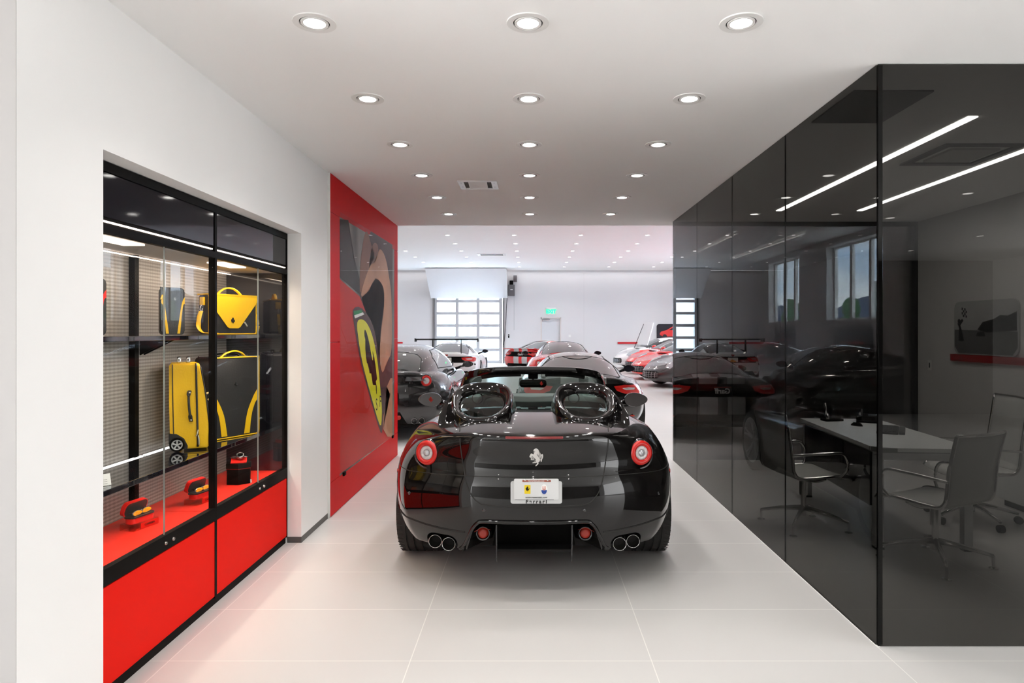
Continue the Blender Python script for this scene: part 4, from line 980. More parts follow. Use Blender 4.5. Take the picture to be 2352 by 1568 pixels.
r1.color_ramp.elements[0].color = (.025, .022, .018, 1); r1.color_ramp.elements[0].position = .38; r1.color_ramp.elements[1].color = (.34, .33, .27, 1); r1.color_ramp.elements[1].position = .62
t.links.new(c.outputs['Object'], mpn.inputs[0]); t.links.new(mpn.outputs[0], n1.inputs[0]); t.links.new(n1.outputs['Fac'], r1.inputs[0]); t.links.new(r1.outputs[0], bs.inputs['Base Color'])
bs.inputs['IOR'].default_value = 1.16
mkbox('picture_board', bgm, ps, 0, .011, PY0, PY1, PZ0, PZ1)
def flat(name, pts, m, lay, smoothk=0, parent=ps):
    P = [Vector((.0112+lay*.0006, *wp(*p))) for p in pts]
    if smoothk: P = smoothpath(P, smoothk, True)
    P = [Vector((p.x, min(max(p.y, PY0), PY1), min(max(p.z, PZ0), PZ1))) for p in P]
    b = new(); prism(b, P, (.0005, 0, 0)); bmesh.ops.triangulate(b, faces=[f for f in b.faces if len(f.verts) > 4]); return link(name, b, m, parent)
m_pr = mat('print_red', (.60, .022, .012), .3, noise=.5, nscale=.9); m_skin = mat('print_skin', (.55, .28, .17), .35, noise=.35, nscale=2.2); m_skin2 = mat('print_skin_shade', (.26, .12, .075), .35, noise=.3, nscale=3); m_dk = mat('print_dark', (.085, .045, .042), .35, noise=.6, nscale=2)
flat('red_bodywork_print', [(775, 639), (800, 658), (826, 680), (850, 740), (872, 900), (885, 985), (897, 1040), (775, 1092)], m_pr, 0)
flat('shadow_print', [(826, 680), (828, 640), (838, 560), (852, 520), (901, 560), (901, 880), (885, 980), (870, 880), (852, 745)], m_dk, 1)
flat('bonnet_edge_print', [(775, 500), (800, 505), (806, 560), (826, 640), (826, 676), (775, 635)], mat('print_charcoal', (.035, .033, .03), .3, noise=.5, nscale=1.5), 1)
flat('finger_print', [(836, 545), (843, 532), (852, 560), (860, 590), (850, 610), (840, 640), (829, 672), (826, 650), (828, 600)], m_skin2, 2, 4)
flat('finger_print', [(872, 572), (885, 592), (894, 640), (899, 690), (899, 800), (889, 830), (878, 855), (872, 820), (875, 760), (882, 700), (880, 660), (862, 640), (840, 680), (829, 676), (842, 630), (852, 608), (862, 600)], m_skin, 3, 3)
flat('palm_print', [(897, 868), (888, 888), (896, 905), (886, 935), (879, 960), (880, 985), (890, 1003), (901, 1008), (901, 868)], m_skin, 3)
flat('finger_print', [(857, 560), (868, 566), (866, 610), (852, 640), (848, 600)], m_skin2, 2, 4)
flat('badge_edge_print', [(810, 712), (831, 708), (857, 749), (870, 824), (879.5, 914), (879, 971), (874, 993), (850, 914), (829, 835), (815, 757)], MATS['print_dark'], 4, 3)
flat('badge_yellow_print', [(820, 741), (829, 733), (842, 742), (855, 772), (866, 826), (875, 914), (876.5, 955), (872, 976), (852, 909), (832, 832), (822, 772)], mat('print_yellow', (.78, .74, .03), .3, noise=.12, nscale=3), 5, 3)
flat('badge_green_print', [(811.5, 714), (829, 711), (833, 717), (813, 724)], mat('print_green', (.02, .25, .09), .35), 5)
flat('badge_white_print', [(813, 724), (833, 717), (836, 722), (815, 731)], M_white, 5)
def hp(u, v):        # horse stands on the slanting shield
    a = Vector(wp(838, 757)); b_ = Vector(wp(865, 906)); c_ = Vector(wp(826, 833)); d_ = Vector(wp(869, 833))
    U = (d_-c_)*.62; Vv = (a-b_); C = (a+b_)/2
    q = C+U*u+Vv*v; return (.0112+6*.0006, q.x, q.y)
b = new(); prism(b, [hp(x*1.0, y) for x, y in HORSE], (.0005, 0, 0)); bmesh.ops.triangulate(b, faces=[f for f in b.faces if len(f.verts) > 4]); link('badge_horse_print', b, mat('print_black', (.012, .010, .012), .4), ps)
for ch, (px, py) in (('S', (864.5, 930)), ('F', (873, 923))):
    y, z = wp(px, py); textmesh('badge_letter_print', ch, .19, MATS['print_black'], ps, (.0115+6*.0006, y, z), (0, 1, -.15), (0, 0, 1), .0003)
GL_ = mkbox('glazing', glass_mat('picture_glass', (.95, .95, .95), [(0, .015), (.5, .015), (.66, .02), (.78, .035), (.88, .09), (1, .9)]), ps, .0155, .0175, PY0, PY1, PZ0, PZ1)
for yq in (PY0+.12, PY1-.12): mkbox('picture_clip', M_black, ps, .0, .03, yq-.03, yq+.03, PZ0-.02, PZ0+.012, .004)

# ------------------------------------------------------------------ tinted glass office
def pane(i, ya, yb):
    o = mkbox('glass_panel', M_tint, None, XR, XR+.012, ya+.0015, yb-.0015, .004, H1-.004)
    return tag(o, 'dark tinted glass pane along the corridor, %s from the near corner' % ordinal(i), 'glass wall', 'side panes of the tinted glass office')
ys_ = [YF+.013, 4.55, 5.75, 6.965, YB]
for i in range(4): pane(i, ys_[i], ys_[i+1])
tag(mkbox('glass_panel', M_tint, None, XR+.004, XO, YF, YF+.012, .004, H1-.004), 'wide dark tinted glass pane forming the near face of the office', 'glass wall')
tag(mkbox('glass_panel', M_tint, None, XR+.02, 4.75, YB, YB+.012, .004, H1-.06), 'tinted rear glass pane of the office facing the car hall', 'glass wall')
struct(mkbox('trim_4', M_black, None, XR+.014, XR+.034, YF+.014, YF+.034, .004, H1-.004))
struct(mkbox('trim_5', M_black, None, XR+.012, XO, YB+.014, YB+.05, H1-.06, H1-.002))
struct(mkbox('trim_6', M_trimwhite, None, XR-.002, XR+.014, YF, YB+.012, 0, .0035))
struct(mkbox('trim_7', M_black, None, 4.72, XO, YB+.012, YB+.06, 0, H1-.06)); struct(mkbox('trim_8', M_black, None, XR+.012, XR+.03, YB-.03, YB-.002, .004, H1-.004))
for i, y in enumerate(ys_[1:4]): struct(mkbox('trim_%d' % (9+i), M_blackmatte, None, XR+.001, XR+.009, y-.0014, y+.0014, .004, H1-.004))
for i, sx in enumerate((2.79, 3.70)):
    t = thing('linear_light', 'long recessed linear ceiling light in the office, %s' % ('nearer the corridor' if i == 0 else 'nearer the picture wall'), 'ceiling light', (sx, 5.77, H1), group='office linear lights')
    mkbox('diffuser', M_linear, t, -.032, .032, -1.625, 1.625, -.008, -.002); mkbox('light_frame', M_trimwhite, t, -.042, .042, -1.64, 1.64, -.002, 0)
ov = thing('ceiling_vent', 'square ceiling diffuser in the office between the two linear lights', 'vent', (3.30, 5.05, H1))
b = new()
for q in ((-.30, .30, -.30, -.24), (-.30, .30, .24, .30), (-.30, -.24, -.24, .24), (.24, .30, -.24, .24)): box(b, *q, -.012, 0)
link('vent_frame', b, mat('vent_grey', (.22, .22, .22), .6), ov); mkbox('vent_core', M_officewall, ov, -.18, .18, -.18, .18, -.016, 0)
ov = thing('ceiling_vent', 'dark rectangular return grille in the office ceiling close to the glass corner', 'vent', (2.02, 3.98, H1)); mkbox('grille', MATS['vent_grey'], ov, -.2, .25, -.28, .28, -.01, 0)
# wall picture and red rail
pc = thing('framed_picture', 'black and white racing photograph with a man waving a chequered flag on the office wall', 'picture', (XO, 6.93, 1.635))
YZ = lambda pts, x: [(x, p[0], p[1]) for p in pts]
b = new(); prism(b, YZ(rrect(.98, .58, .08, 5), -.001), (-.02, 0, 0)); link('picture_board', b, mat('print_sky', (.40, .40, .40), .4, noise=.3, nscale=2), pc)
b = new(); prism(b, YZ([(-.48, -.2), (-.41, -.28), (.41, -.28), (.48, -.2), (.48, -.02), (0, -.03), (-.48, -.04)], -.0215), (-.001, 0, 0)); link('ground_print', b, mat('print_grey', (.12, .12, .12), .4), pc)
b = new(); prism(b, YZ([(-.47, -.03), (-.05, -.05), (.1, -.02), (.02, .06), (-.15, .09), (-.24, .13), (-.35, .12), (-.47, .16)], -.0225), (-.001, 0, 0)); link('hill_print', b, mat('print_ink', (.03, .03, .03), .4), pc)
b = new(); prism(b, YZ([(.36, -.15), (.41, -.14), (.40, 0), (.43, .05), (.35, .10), (.33, .08), (.38, .03), (.36, -.02), (.32, -.14)], -.0225), (-.001, 0, 0)); lathe(b, [(0, 0), (.025, .0005)], (-.0235, .40, .075), (-1, 0, 0), 12); link('man_print', b, MATS['print_ink'], pc)
b = new()
for i in range(4):
    for j in range(4):
        if (i+j) % 2 == 0: prism(b, YZ([(.27+i*.022, .11+j*.025+i*.004), (.292+i*.022, .114+j*.025+i*.004), (.292+i*.022, .139+j*.025+i*.004), (.27+i*.022, .135+j*.025+i*.004)], -.0225), (-.001, 0, 0))
link('flag_print', b, MATS['print_ink'], pc)
b = new(); prism(b, YZ([(-.02, -.09), (.12, -.09), (.10, -.05), (.0, -.04)], -.0235), (-.001, 0, 0)); link('race_car_print', b, MATS['print_ink'], pc)
tag(mkbox('wall_rail', mat('dark_red_rail', (.30, .008, .010), .4), None, XO-.03, XO-.001, 3.6, 7.48, 1.265, 1.34), 'dark red horizontal rail under the racing photograph', 'rail')
for yq, lb in ((7.9, 'white wall socket between the rear pane and the racing photograph'),):
    t = thing('wall_socket', lb, 'socket', (XO, yq, 1.19)); mkbox('cover_plate', M_trimwhite, t, -.008, -.001, -.035, .035, -.06, .06, .003); mkbox('socket_insert', M_blackmatte, t, -.010, -.007, -.012, .012, -.03, .03)
# desk
dk = thing('office_desk', 'white rectangular office desk with white square legs inside the tinted glass office', 'desk', (2.93, 5.58, 0), math.radians(-4.5))
b = new(); pts = [(-.36, -.74), (-.30, -.82), (.36, -.82), (.36, .82), (-.36, .82)]; prism(b, [(x, y, .72) for x, y in pts], (0, 0, .028)); link('desk_top', b, M_deskwhite, dk)
b = new(); prism(b, [(x*1.003, y*1.003, .714) for x, y in pts], (0, 0, .006)); prism(b, [(-.363, -.735, .7145), (-.303, -.823, .7145), (-.20, -.823, .7145), (-.20, -.8225, .7145)], (0, 0, .034)); link('desk_edge', b, MATS['vent_grey'], dk)
for sx in (-.31, .31):
    for sy in (-.76, .76): l_ = mkbox('leg', M_alu, dk, sx-.03, sx+.03, sy-.03, sy+.03, .012, .69); mkbox('leg_foot', M_black, l_, sx-.032, sx+.032, sy-.032, sy+.032, 0, .015)
for sy in (-.76, .76): mkbox('cross_beam', M_alu, dk, -.31, .31, sy-.025, sy+.025, .655, .71)
mkbox('modesty_panel', M_blackgloss, dk, -.345, -.325, -.70, .74, .30, .70)
a_ = math.radians(-4.5)
def ondesk(x, y): return (2.93+x*math.cos(a_)-y*math.sin(a_), 5.58+x*math.sin(a_)+y*math.cos(a_), .748)
kb = thing('keyboard', 'dark keyboard with wrist rest on the white office desk', 'keyboard', ondesk(.12, .05), math.radians(60)); mkbox('key_tray', M_black, kb, -.22, .22, -.08, .08, 0, .018, .005); mkbox('wrist_rest', M_blackleather, kb, -.21, .21, -.13, -.082, 0, .022, .008)
b = new()
for i in range(13):
    for j in range(4): box(b, -.205+i*.032, -.178+i*.032, -.065+j*.034, -.037+j*.034, .018, .024)
link('keys', b, M_black, kb)
ms = thing('computer_mouse', 'black computer mouse beside the keyboard on the office desk', 'mouse', ondesk(-.02, .34), .4); b = new(); lathe(b, [(0, .03), (.02, .027), (.032, .012), (.034, 0), (0, 0)], (0, 0, 0), (0, 0, 1), 20)
for v in b.verts: v.co.y *= 1.7
link('mouse_shell', b, M_black, ms, True); mkbox('mouse_wheel', M_steel, ms, -.004, .004, .015, .035, .027, .031)
sg = thing('pen_stand', 'small black pen stand with a chrome pen near the far end of the office desk', 'desk set', ondesk(-.12, .66), .2); mkbox('stand_base', M_black, sg, -.09, .09, -.05, .05, 0, .02, .004)
b = new(); sweep(b, [(-.05, 0, .02), (-.075, 0, .17)], [.006, .012], 8); link('pen', b, M_chrome, sg, True); b = new(); lathe(b, [(0, .05), (.012, .05), (.02, .02), (.02, 0)], (-.05, 0, .02), (0, 0, 1), 14); link('pen_socket', b, M_chrome, sg, True)
mo = thing('telephone', 'black desk telephone at the far end of the office desk', 'telephone', ondesk(.19, .60), -.5); b = new(); prism(b, [(-.1, -.09, 0), (-.1, .09, 0), (-.1, .09, .07), (-.1, -.09, .02)], (.2, 0, 0)); link('phone_body', b, M_black, mo)
b = new(); sweep(b, smoothpath([(-.07, -.08, .055), (-.07, -.05, .075), (-.07, .05, .10), (-.07, .09, .095)], 4), .022, 8); link('handset', b, M_blackgloss, mo, True); mkbox('phone_screen', M_mirror, mo, 0, .08, .02, .07, .05, .066)
cr = thing('sideboard', 'low white office sideboard with doors along the picture wall', 'cabinet', (4.55, 4.75, 0))
mkbox('carcass', M_deskwhite, cr, -.22, .235, -1.35, 1.35, .06, .70); mkbox('sideboard_top', M_deskwhite, cr, -.245, .24, -1.37, 1.37, .703, .73, .003); mkbox('plinth', M_black, cr, -.19, .23, -1.3, 1.3, 0, .06)
for k in range(4): d_ = mkbox('door', M_deskwhite, cr, -.238, -.221, -1.345+k*.675, -.68+k*.675, .07, .695, .002); mkbox('handle', M_steel, d_, -.245, -.238, -1.05+k*.675, -.97+k*.675, .66, .672)
# office chairs
def chair(label, loc, rz, top=.93, castors=False):
    t = thing('office_chair', label, 'chair', loc, rz, 'office swivel chairs')
    P = smoothpath([(0, .27, .415), (0, .235, .447), (0, .12, .452), (0, -.08, .445), (0, -.19, .45), (0, -.232, .49), (0, -.245, .56), (0, -.262, .72), (0, -.31, top)], 5)
    def strip(idx, w, th=.012):
        b = new(); Q = P[idx[0]:idx[1]]; R_ = []
        for q in Q: R_.append([b.verts.new((x*w, q.y+(-.035*(1-abs(x)**2) if q.z > .5 else 0), q.z-(.012*(1-x*x) if q.z < .5 else 0))) for x in (-1, -.6, -.2, .2, .6, 1)])
        for A, B in zip(R_, R_[1:]):
            for i in range(5): b.faces.new((A[i], A[i+1], B[i+1], B[i]))
        return to_mesh_eval(b, [('SOLIDIFY', dict(thickness=th, offset=0))])
    n = len(P); k = 24
    link('seat', strip((0, k), .235), M_meshchair, t, True); link('backrest', strip((k-1, n), .235, .008), M_meshchair, t, True)
    for s in (-1, 1): b = new(); sweep(b, [(s*.245, q.y, q.z) for q in P], .013, 8); link('side_frame', b, M_chrome, t, True)
    b = new(); sweep(b, smoothpath([(-.245, P[-1].y, top), (0, P[-1].y-.04, top), (.245, P[-1].y, top)], 4), .012, 8); link('top_rail', b, M_chrome, t, True)
    b = new(); sweep(b, smoothpath([(-.245, .03, .44), (-.15, .02, .40), (0, .0, .385), (.15, .02, .40), (.245, .03, .44)], 4), .014, 8); sweep(b, smoothpath([(-.245, -.12, .44), (0, -.06, .39), (.245, -.12, .44)], 4), .012, 8); link('seat_bracket', b, M_chrome, t, True)
    for s in (-1, 1):
        b = new(); sweep(b, smoothpath([(s*.25, .15, .44), (s*.285, .20, .52), (s*.29, .16, .635), (s*.29, .0, .645), (s*.285, -.18, .64), (s*.255, -.262, .63)], 5), .011, 8); link('armrest', b, M_chrome, t, True)
    b = new(); lathe(b, [(.022, .09), (.022, .26), (.034, .26), (.034, .385), (0, .385)], (0, 0, 0), (0, 0, 1), 16); link('post', b, M_chrome, t, True, 40)
    nl = 5 if castors else 4
    for q in range(nl):
        a = 2*PI*q/nl+PI/4; d = Vector((math.cos(a), math.sin(a), 0)); b = new()
        sweep(b, [d*.02+Vector((0, 0, .15)), d*.18+Vector((0, 0, .125)), d*.34+Vector((0, 0, .085))], [.022, .016, .012], 8); l_ = link('leg', b, M_chrome, t, True)
        b = new()
        if castors: lathe(b, [(0, -.02), (.03, -.02), (.032, 0), (.03, .02), (0, .02)], d*.34+Vector((0, 0, .032)), (-d.y, d.x, 0), 16); link('castor', b, M_black, l_, True, 40)
        else: sweep(b, [d*.34+Vector((0, 0, .085)), d*.34+Vector((0, 0, .012))], .010, 8); lathe(b, [(.03, 0), (.03, .006), (.008, .014), (0, .014)], d*.34, (0, 0, 1), 16); link('glide', b, M_chrome, l_, True, 40)
    return t
chair('white mesh office chair seen side-on behind the corridor pane, left of the desk', (2.24, 5.40, 0), math.radians(-80), .95)
chair('mesh office chair in front with its curved back turned to the near glass', (2.80, 4.55, 0), math.radians(24), .93)
chair('high white office chair on castors behind the desk by the sideboard', (3.72, 5.55, 0), math.radians(82), 1.05, True)

# ------------------------------------------------------------------ display cabinets in the left niche
XC = -1.84; XB = -2.30
def cabinet(y0, y1, label, end=None):
    t = thing('display_cabinet', label, 'cabinet', (XC, y0, 0), group='niche display cabinets'); L = y1-y0; f = XC; D = XB-XC
    g = .006
    mkbox('kick_plate', M_black, t, D+.02, -.012, 0, L, 0, .045)
    mkbox('base_panel', M_redpanel, t, -.022, 0, g+.004, L-g-.004, .055, .492, .002)
    mkbox('base_box', M_black, t, D, -.024, 0, L, .045, .50)
    mkbox('display_deck', M_reddeck, t, D+.004, -.03, .002, L-.002, .50, .548)
    mkbox('sliding_track', M_black, t, -.03, .004, 0, L, .497, .572, .002)
    mkbox('back_panel', M_mesh, t, D, D+.004, 0, L, .548, 2.04)
    b = new(); box(b, -.035, .003, 0, .012, .045, NZ-.004); box(b, -.035, .003, L-.012, L, .045, NZ-.004); box(b, -.035, .003, .012, L-.012, 2.29, NZ-.004); box(b, -.03, .003, .012, L-.012, 2.025, 2.062); box(b, -.03, -.012, .012, L-.012, 2.062, 2.10); link('frame', b, M_black, t)
    mkbox('header_panel', M_header, t, -.012, -.002, g+.008, L-g-.008, 2.095, 2.288, .001)
    mkbox('header_led', M_led, t, -.012, .001, g+.01, L-g-.03, 2.072, 2.078)
    mkbox('cabinet_roof', mat('cabinet_roof_grey', (.40, .37, .35), .5), t, D, -.03, 0, L, 2.035, 2.05)
    mkbox('rear_led', M_led, t, D+.03, D+.042, .01, L-.01, 2.022, 2.028); mkbox('roof_lamp', M_led, t, -.20, -.09, .30, .62, 2.026, 2.034, .002)
    y0 < 3 and mkbox('rear_post', M_black, t, D+.005, D+.04, L-.085, L-.045, .548, 2.035)
    sh = mkbox('shelf', M_blackgloss, t, D+.02, -.10, .002, L-.002, 1.55, 1.575, .002)
    sh = mkbox('shelf', M_blackgloss, t, D+.02, -.10, .002, L-.002, .845, .872, .002); mkbox('shelf_edge_led', M_ledw, sh, D+.03, D+.044, .01, L-.01, .873, .877)
    for z in (1.5, .80):
        b = new(); yb = L-.04 if y0 < 3 else .0
        prism(b, [(D+.04, yb, z+.048), (D+.22, yb, z+.048), (D+.04, yb, z-.04)], (0, .012, 0)); link('shelf_bracket', b, M_black, t)
    h = .565*L
    for k, (a, c_) in enumerate(((.014, h+.012), (h-.012, L-.014))):
        gd = mkbox('glass_door', M_clear, t, -.026+.012*k, -.020+.012*k, a, c_, .565, 2.03)
        b = new(); e = c_ if k == 0 else a; box(b, -.0265+.012*k, -.0195+.012*k, e-.0006, e+.0006, .57, 2.026); link('glass_edge', b, mat('glass_edge_tone', (.22, .25, .24), .3), gd)
    for q in (-.03, .04): b = new(); lathe(b, [(0, .010), (.008, .010), (.010, .006), (.010, 0)], (.004, h+q, .535), (1, 0, 0), 16); link('lock', b, M_chrome, t, True, 40)
    if end: mkbox('end_panel', M_blackgloss, t, D, -.03, L-.006, L-.0005, .548, 2.035)
    return t
cabinet(2.70-.03, 3.838, 'left unit of the built-in glass display cabinet, nearer the camera, holding the red spectacle cases')
cabinet(3.838, 4.965, 'right unit of the built-in glass display cabinet holding the watch box and yellow satchel', True)
# --- goods
def facepoly(name, pts, m, parent, O, U, V, th=.003):
    f = frame(O, U, V); W = Vector(U).cross(Vector(V)).normalized(); b = new(); prism(b, [f(p) for p in pts], W*th); bmesh.ops.triangulate(b, faces=[q for q in b.faces if len(q.verts) > 4]); return link(name, b, m, parent)
def curveband(pts_l, pts_r): return pts_l+pts_r[::-1]
def legs_pattern(w, h, y0, y1):   # the two curved side bands narrowing towards the foot, unit u in -w/2..w/2
    out = []
    for s in (-1, 1):
        outer = [(s*w*.5, h*y1), (s*w*.38, h*(y1-.12)), (s*w*.25, h*.28), (s*w*.18, h*.02)]
        inner = [(s*w*.5, h*(y1-.14)), (s*w*.42, h*(y1-.20)), (s*w*.34, h*.24), (s*w*.30, h*.02)]
        a = [(p.x, p.y) for p in smoothpath([(x, y, 0) for x, y in outer], 5)]; c_ = [(p.x, p.y) for p in smoothpath([(x, y, 0) for x, y in inner], 5)]
        out.append(a+c_[::-1])
    return out
def tube(name, pts, r, m, parent, k=5, n=8, closed=False, sq=None):
    b = new(); sweep(b, smoothpath(pts, k, closed), r, n, closed, sq=sq); return link(name, b, m, parent, True, 60 if sq else None)
# yellow cabin trolley, its narrow side towards us: local x = depth (towards glass), y = into the cabinet bay
tr = thing('trolley_suitcase', 'bright yellow leather trolley suitcase standing side-on on the lower shelf', 'suitcase', (-2.075, 4.0, .874), math.radians(28))
b = new(); body = [(-.105, .05), (-.11, .30), (-.11, .515), (-.10, .53), (.03, .53), (.055, .52), (.085, .33), (.105, .14), (.105, .02), (.095, .01), (-.03, .01), (-.06, .05)]
prism(b, [(x, -.0, z) for x, z in body], (0, .22, 0)); bmesh.ops.bevel(b, geom=[e for e in b.edges if abs(e.verts[0].co.y-e.verts[1].co.y) < 1e-5], offset=.008, segments=2, affect='EDGES'); link('suitcase_body', b, M_yellow, tr, True, 40)
tube('zip', [(.035, -.003, .53), (.038, -.003, .35), (.045, -.003, .02)], .006, M_blackleather, tr); tube('piping', [(-.092, -.003, .525), (-.09, -.003, .30), (-.085, -.003, .06)], .003, M_blackleather, tr); tube('piping', [(.058, -.002, .515), (.088, -.002, .33), (.108, -.002, .14), (.108, -.002, .02)], .004, M_blackleather, tr)
hd = tube('side_handle', [(0.0, -.004, .36), (-.006, -.022, .34), (-.004, -.03, .27), (.004, -.022, .20), (.008, -.004, .18)], .011, M_blackleather, tr, sq=(.022, .014), n=12)
for z, x in ((.352, 0), (.188, .007)): b = new(); lathe(b, [(0, .006), (.006, .004), (.007, 0)], (x, -.024, z), (0, -1, 0), 12); link('handle_rivet', b, M_chrome, hd, True)
b = new(); prism(b, [(x, -.006, z) for x, z in [(-.112, .11), (-.07, .105), (-.03, .075), (-.01, .03), (-.012, .012), (-.075, .012), (-.112, .05)]], (0, .03, 0)); link('wheel_guard', b, M_blackleather, tr)
b = new(); lathe(b, [(.027, .012), (.038, .012), (.042, .004), (.042, -.015), (0, -.015)], (-.068, -.012, .042), (0, -1, 0), 28); wh = link('wheel', b, M_black, tr, True, 40)
b = new(); lathe(b, [(.024, .010), (.030, .014), (.032, .010)], (-.068, -.012, .042), (0, -1, 0), 28); lathe(b, [(0, .014), (.007, .013), (.008, .008)], (-.068, -.012, .042), (0, -1, 0), 14)
for k in range(5): a = 2*PI*k/5+.3; sweep(b, [(-.068, -.023, .042), (-.068+.027*math.cos(a), -.023, .042+.027*math.sin(a))], [.004, .0065], 6)
link('wheel_rim', b, M_alu, wh, True, 40)
for x in (-.06, -.01): b = new(); box(b, x-.010, x+.014, .03, .06, .528, .570, .006); link('telescopic_handle', b, M_chrome, tr, True, 40)
tube('zip_pull', [(.046, -.012, .125), (.040, -.016, .10), (.034, -.014, .085)], .004, M_zip, tr); tube('zip_pull', [(.046, -.010, .09), (.050, -.012, .06), (.050, -.01, .03)], .004, M_zip, tr)
tube('tag_strap', [(.092, .02, .34), (.115, .02, .345), (.118, .02, .32), (.10, .02, .30)], .006, mat('tan_leather', (.75, .55, .25), .5), tr)
# black trolley with yellow bands, front turned towards us
bt = thing('trolley_suitcase', 'black trolley suitcase with curved yellow bands and yellow piping on the lower shelf', 'suitcase', (-2.02, 4.50, .874), math.radians(62))
b = new(); prism(b, [(x, .0, z+.275) for x, z in rrect(.385, .55, .03, 4)], (0, .17, 0)); bmesh.ops.bevel(b, geom=[e for e in b.edges if abs(e.verts[0].co.y-e.verts[1].co.y) < 1e-5], offset=.01, segments=2, affect='EDGES'); link('suitcase_body', b, M_blackleather, bt, True, 40)
tube('piping', [(x, -.001, z+.275) for x, z in rrect(.378, .542, .03, 4)], .0045, M_yellow, bt, 2, 6, True); tube('piping', [(x, .12, z+.275) for x, z in rrect(.388, .553, .03, 4)], .003, M_blackleather, bt, 2, 6, True)
for pl_ in legs_pattern(.37, .54, 0, .60): facepoly('yellow_band', pl_, M_yellow, bt, (0, -.0005, .005), (1, 0, 0), (0, 0, 1))
horse('small_horse_badge', M_chrome, bt, (0, -.002, .36), (1, 0, 0), (0, 0, 1), .034, .002)
tube('top_handle', [(-.10, .03, .545), (-.06, .02, .575), (0, .015, .59), (.06, .02, .575), (.10, .03, .545)], .008, M_yellow, bt, sq=(.018, .010), n=12); tube('top_handle', [(-.11, .10, .545), (-.07, .10, .568), (.07, .10, .568), (.11, .10, .545)], .006, M_black, bt)
# yellow satchel on the upper shelf
sa = thing('satchel', 'yellow and black leather satchel with a triangular flap and shoulder strap on the upper shelf', 'bag', (-2.05, 4.53, 1.577), math.radians(60))
b = new(); prism(b, [(x, 0, z+.135) for x, z in rrect(.37, .265, .02, 4)], (0, .11, 0)); bmesh.ops.bevel(b, geom=[e for e in b.edges if abs(e.verts[0].co.y-e.verts[1].co.y) < 1e-5], offset=.008, segments=2, affect='EDGES'); link('bag_body', b, M_blackleather, sa, True, 40)
tube('piping', [(x, -.001, z+.132) for x, z in rrect(.365, .258, .02, 4)], .004, M_yellow, sa, 2, 6, True)
b = new(); prism(b, [(-.19, -.006, .270), (.19, -.006, .270), (.185, -.008, .225), (.05, -.010, .052), (.035, -.010, .042), (-.035, -.010, .042), (-.05, -.010, .052), (-.185, -.008, .225)], (0, .005, 0)); box(b, -.19, .19, -.008, .112, .266, .274); bmesh.ops.triangulate(b, faces=[q for q in b.faces if len(q.verts) > 4]); fl = link('flap', b, M_yellow, sa)
horse('horse_print', M_ink, fl, (-.01, -.0115, .095), (1, 0, 0), (0, 0, 1), .042, .001)
tube('top_handle', [(-.085, .05, .274), (-.06, .05, .298), (-.02, .05, .318), (.03, .05, .318), (.07, .05, .298), (.095, .05, .274)], .008, M_yellow, sa, sq=(.022, .010), n=12)
for s in (-1, 1):
    b = new(); box(b, s*.195-.008, s*.195+.008, .03, .07, .195, .25, .003); link('strap_loop', b, M_yellow, sa, True, 40)
    tube('strap_clip', [(s*.198, .05, .20), (s*.208, .05, .185), (s*.212, .05, .165), (s*.20, .05, .155), (s*.194, .05, .175)], .003, M_zip, sa, 4, 6)
tube('shoulder_strap', [(-.205, .05, .155), (-.225, .04, .11), (-.235, .03, .05), (-.225, .0, .014), (-.19, -.03, .010), (-.14, -.03, .008)], .01, M_yellow, sa, sq=(.03, .006), n=12)
tube('shoulder_strap', [(.205, .05, .155), (.225, .05, .13), (.238, .05, .07), (.22, .04, .015), (.195, .03, .009)], .01, M_yellow, sa, sq=(.022, .006), n=12)
tube('zip_pull', [(.08, -.012, .085), (.10, -.014, .055)], .006, M_zip, sa)
# tall black case with yellow bands
for (loc, rz, band, lb) in (((-2.10, 3.86, 1.577), 38, M_yellow, 'small upright black case with two curved yellow bands on the upper shelf'), ((-2.10, 3.14, 1.577), 38, M_redcase, 'upright black case with red bands on the upper shelf, cut off by the wall edge')):
    cs = thing('travel_case', lb, 'case', loc, math.radians(rz), 'upright black travel cases'); cs.scale = (.82, 1, 1.03)
    b = new(); prism(b, [(x, 0, z+.135) for x, z in rrect(.150, .268, .022, 5)], (0, .09, 0)); bmesh.ops.bevel(b, geom=[e for e in b.edges if abs(e.verts[0].co.y-e.verts[1].co.y) < 1e-5], offset=.008, segments=2, affect='EDGES'); link('case_body', b, M_blackleather, cs, True, 40)
    for pl_ in legs_pattern(.150, .268, 0, .80): facepoly('colour_band', pl_, band, cs, (0, -.0005, .002), (1, 0, 0), (0, 0, 1), .002)
    tube('zip', [(-.075, .02, .02), (-.075, .02, .25), (-.06, .02, .268), (.06, .02, .268)], .003, M_black, cs)
    horse('small_horse_badge', M_chrome, cs, (.012, -.002, .205), (1, 0, 0), (0, 0, 1), .022, .0015)
    tube('pull_tab', [(-.066, -.006, .225), (-.078, -.01, .20)], .007, band, cs)
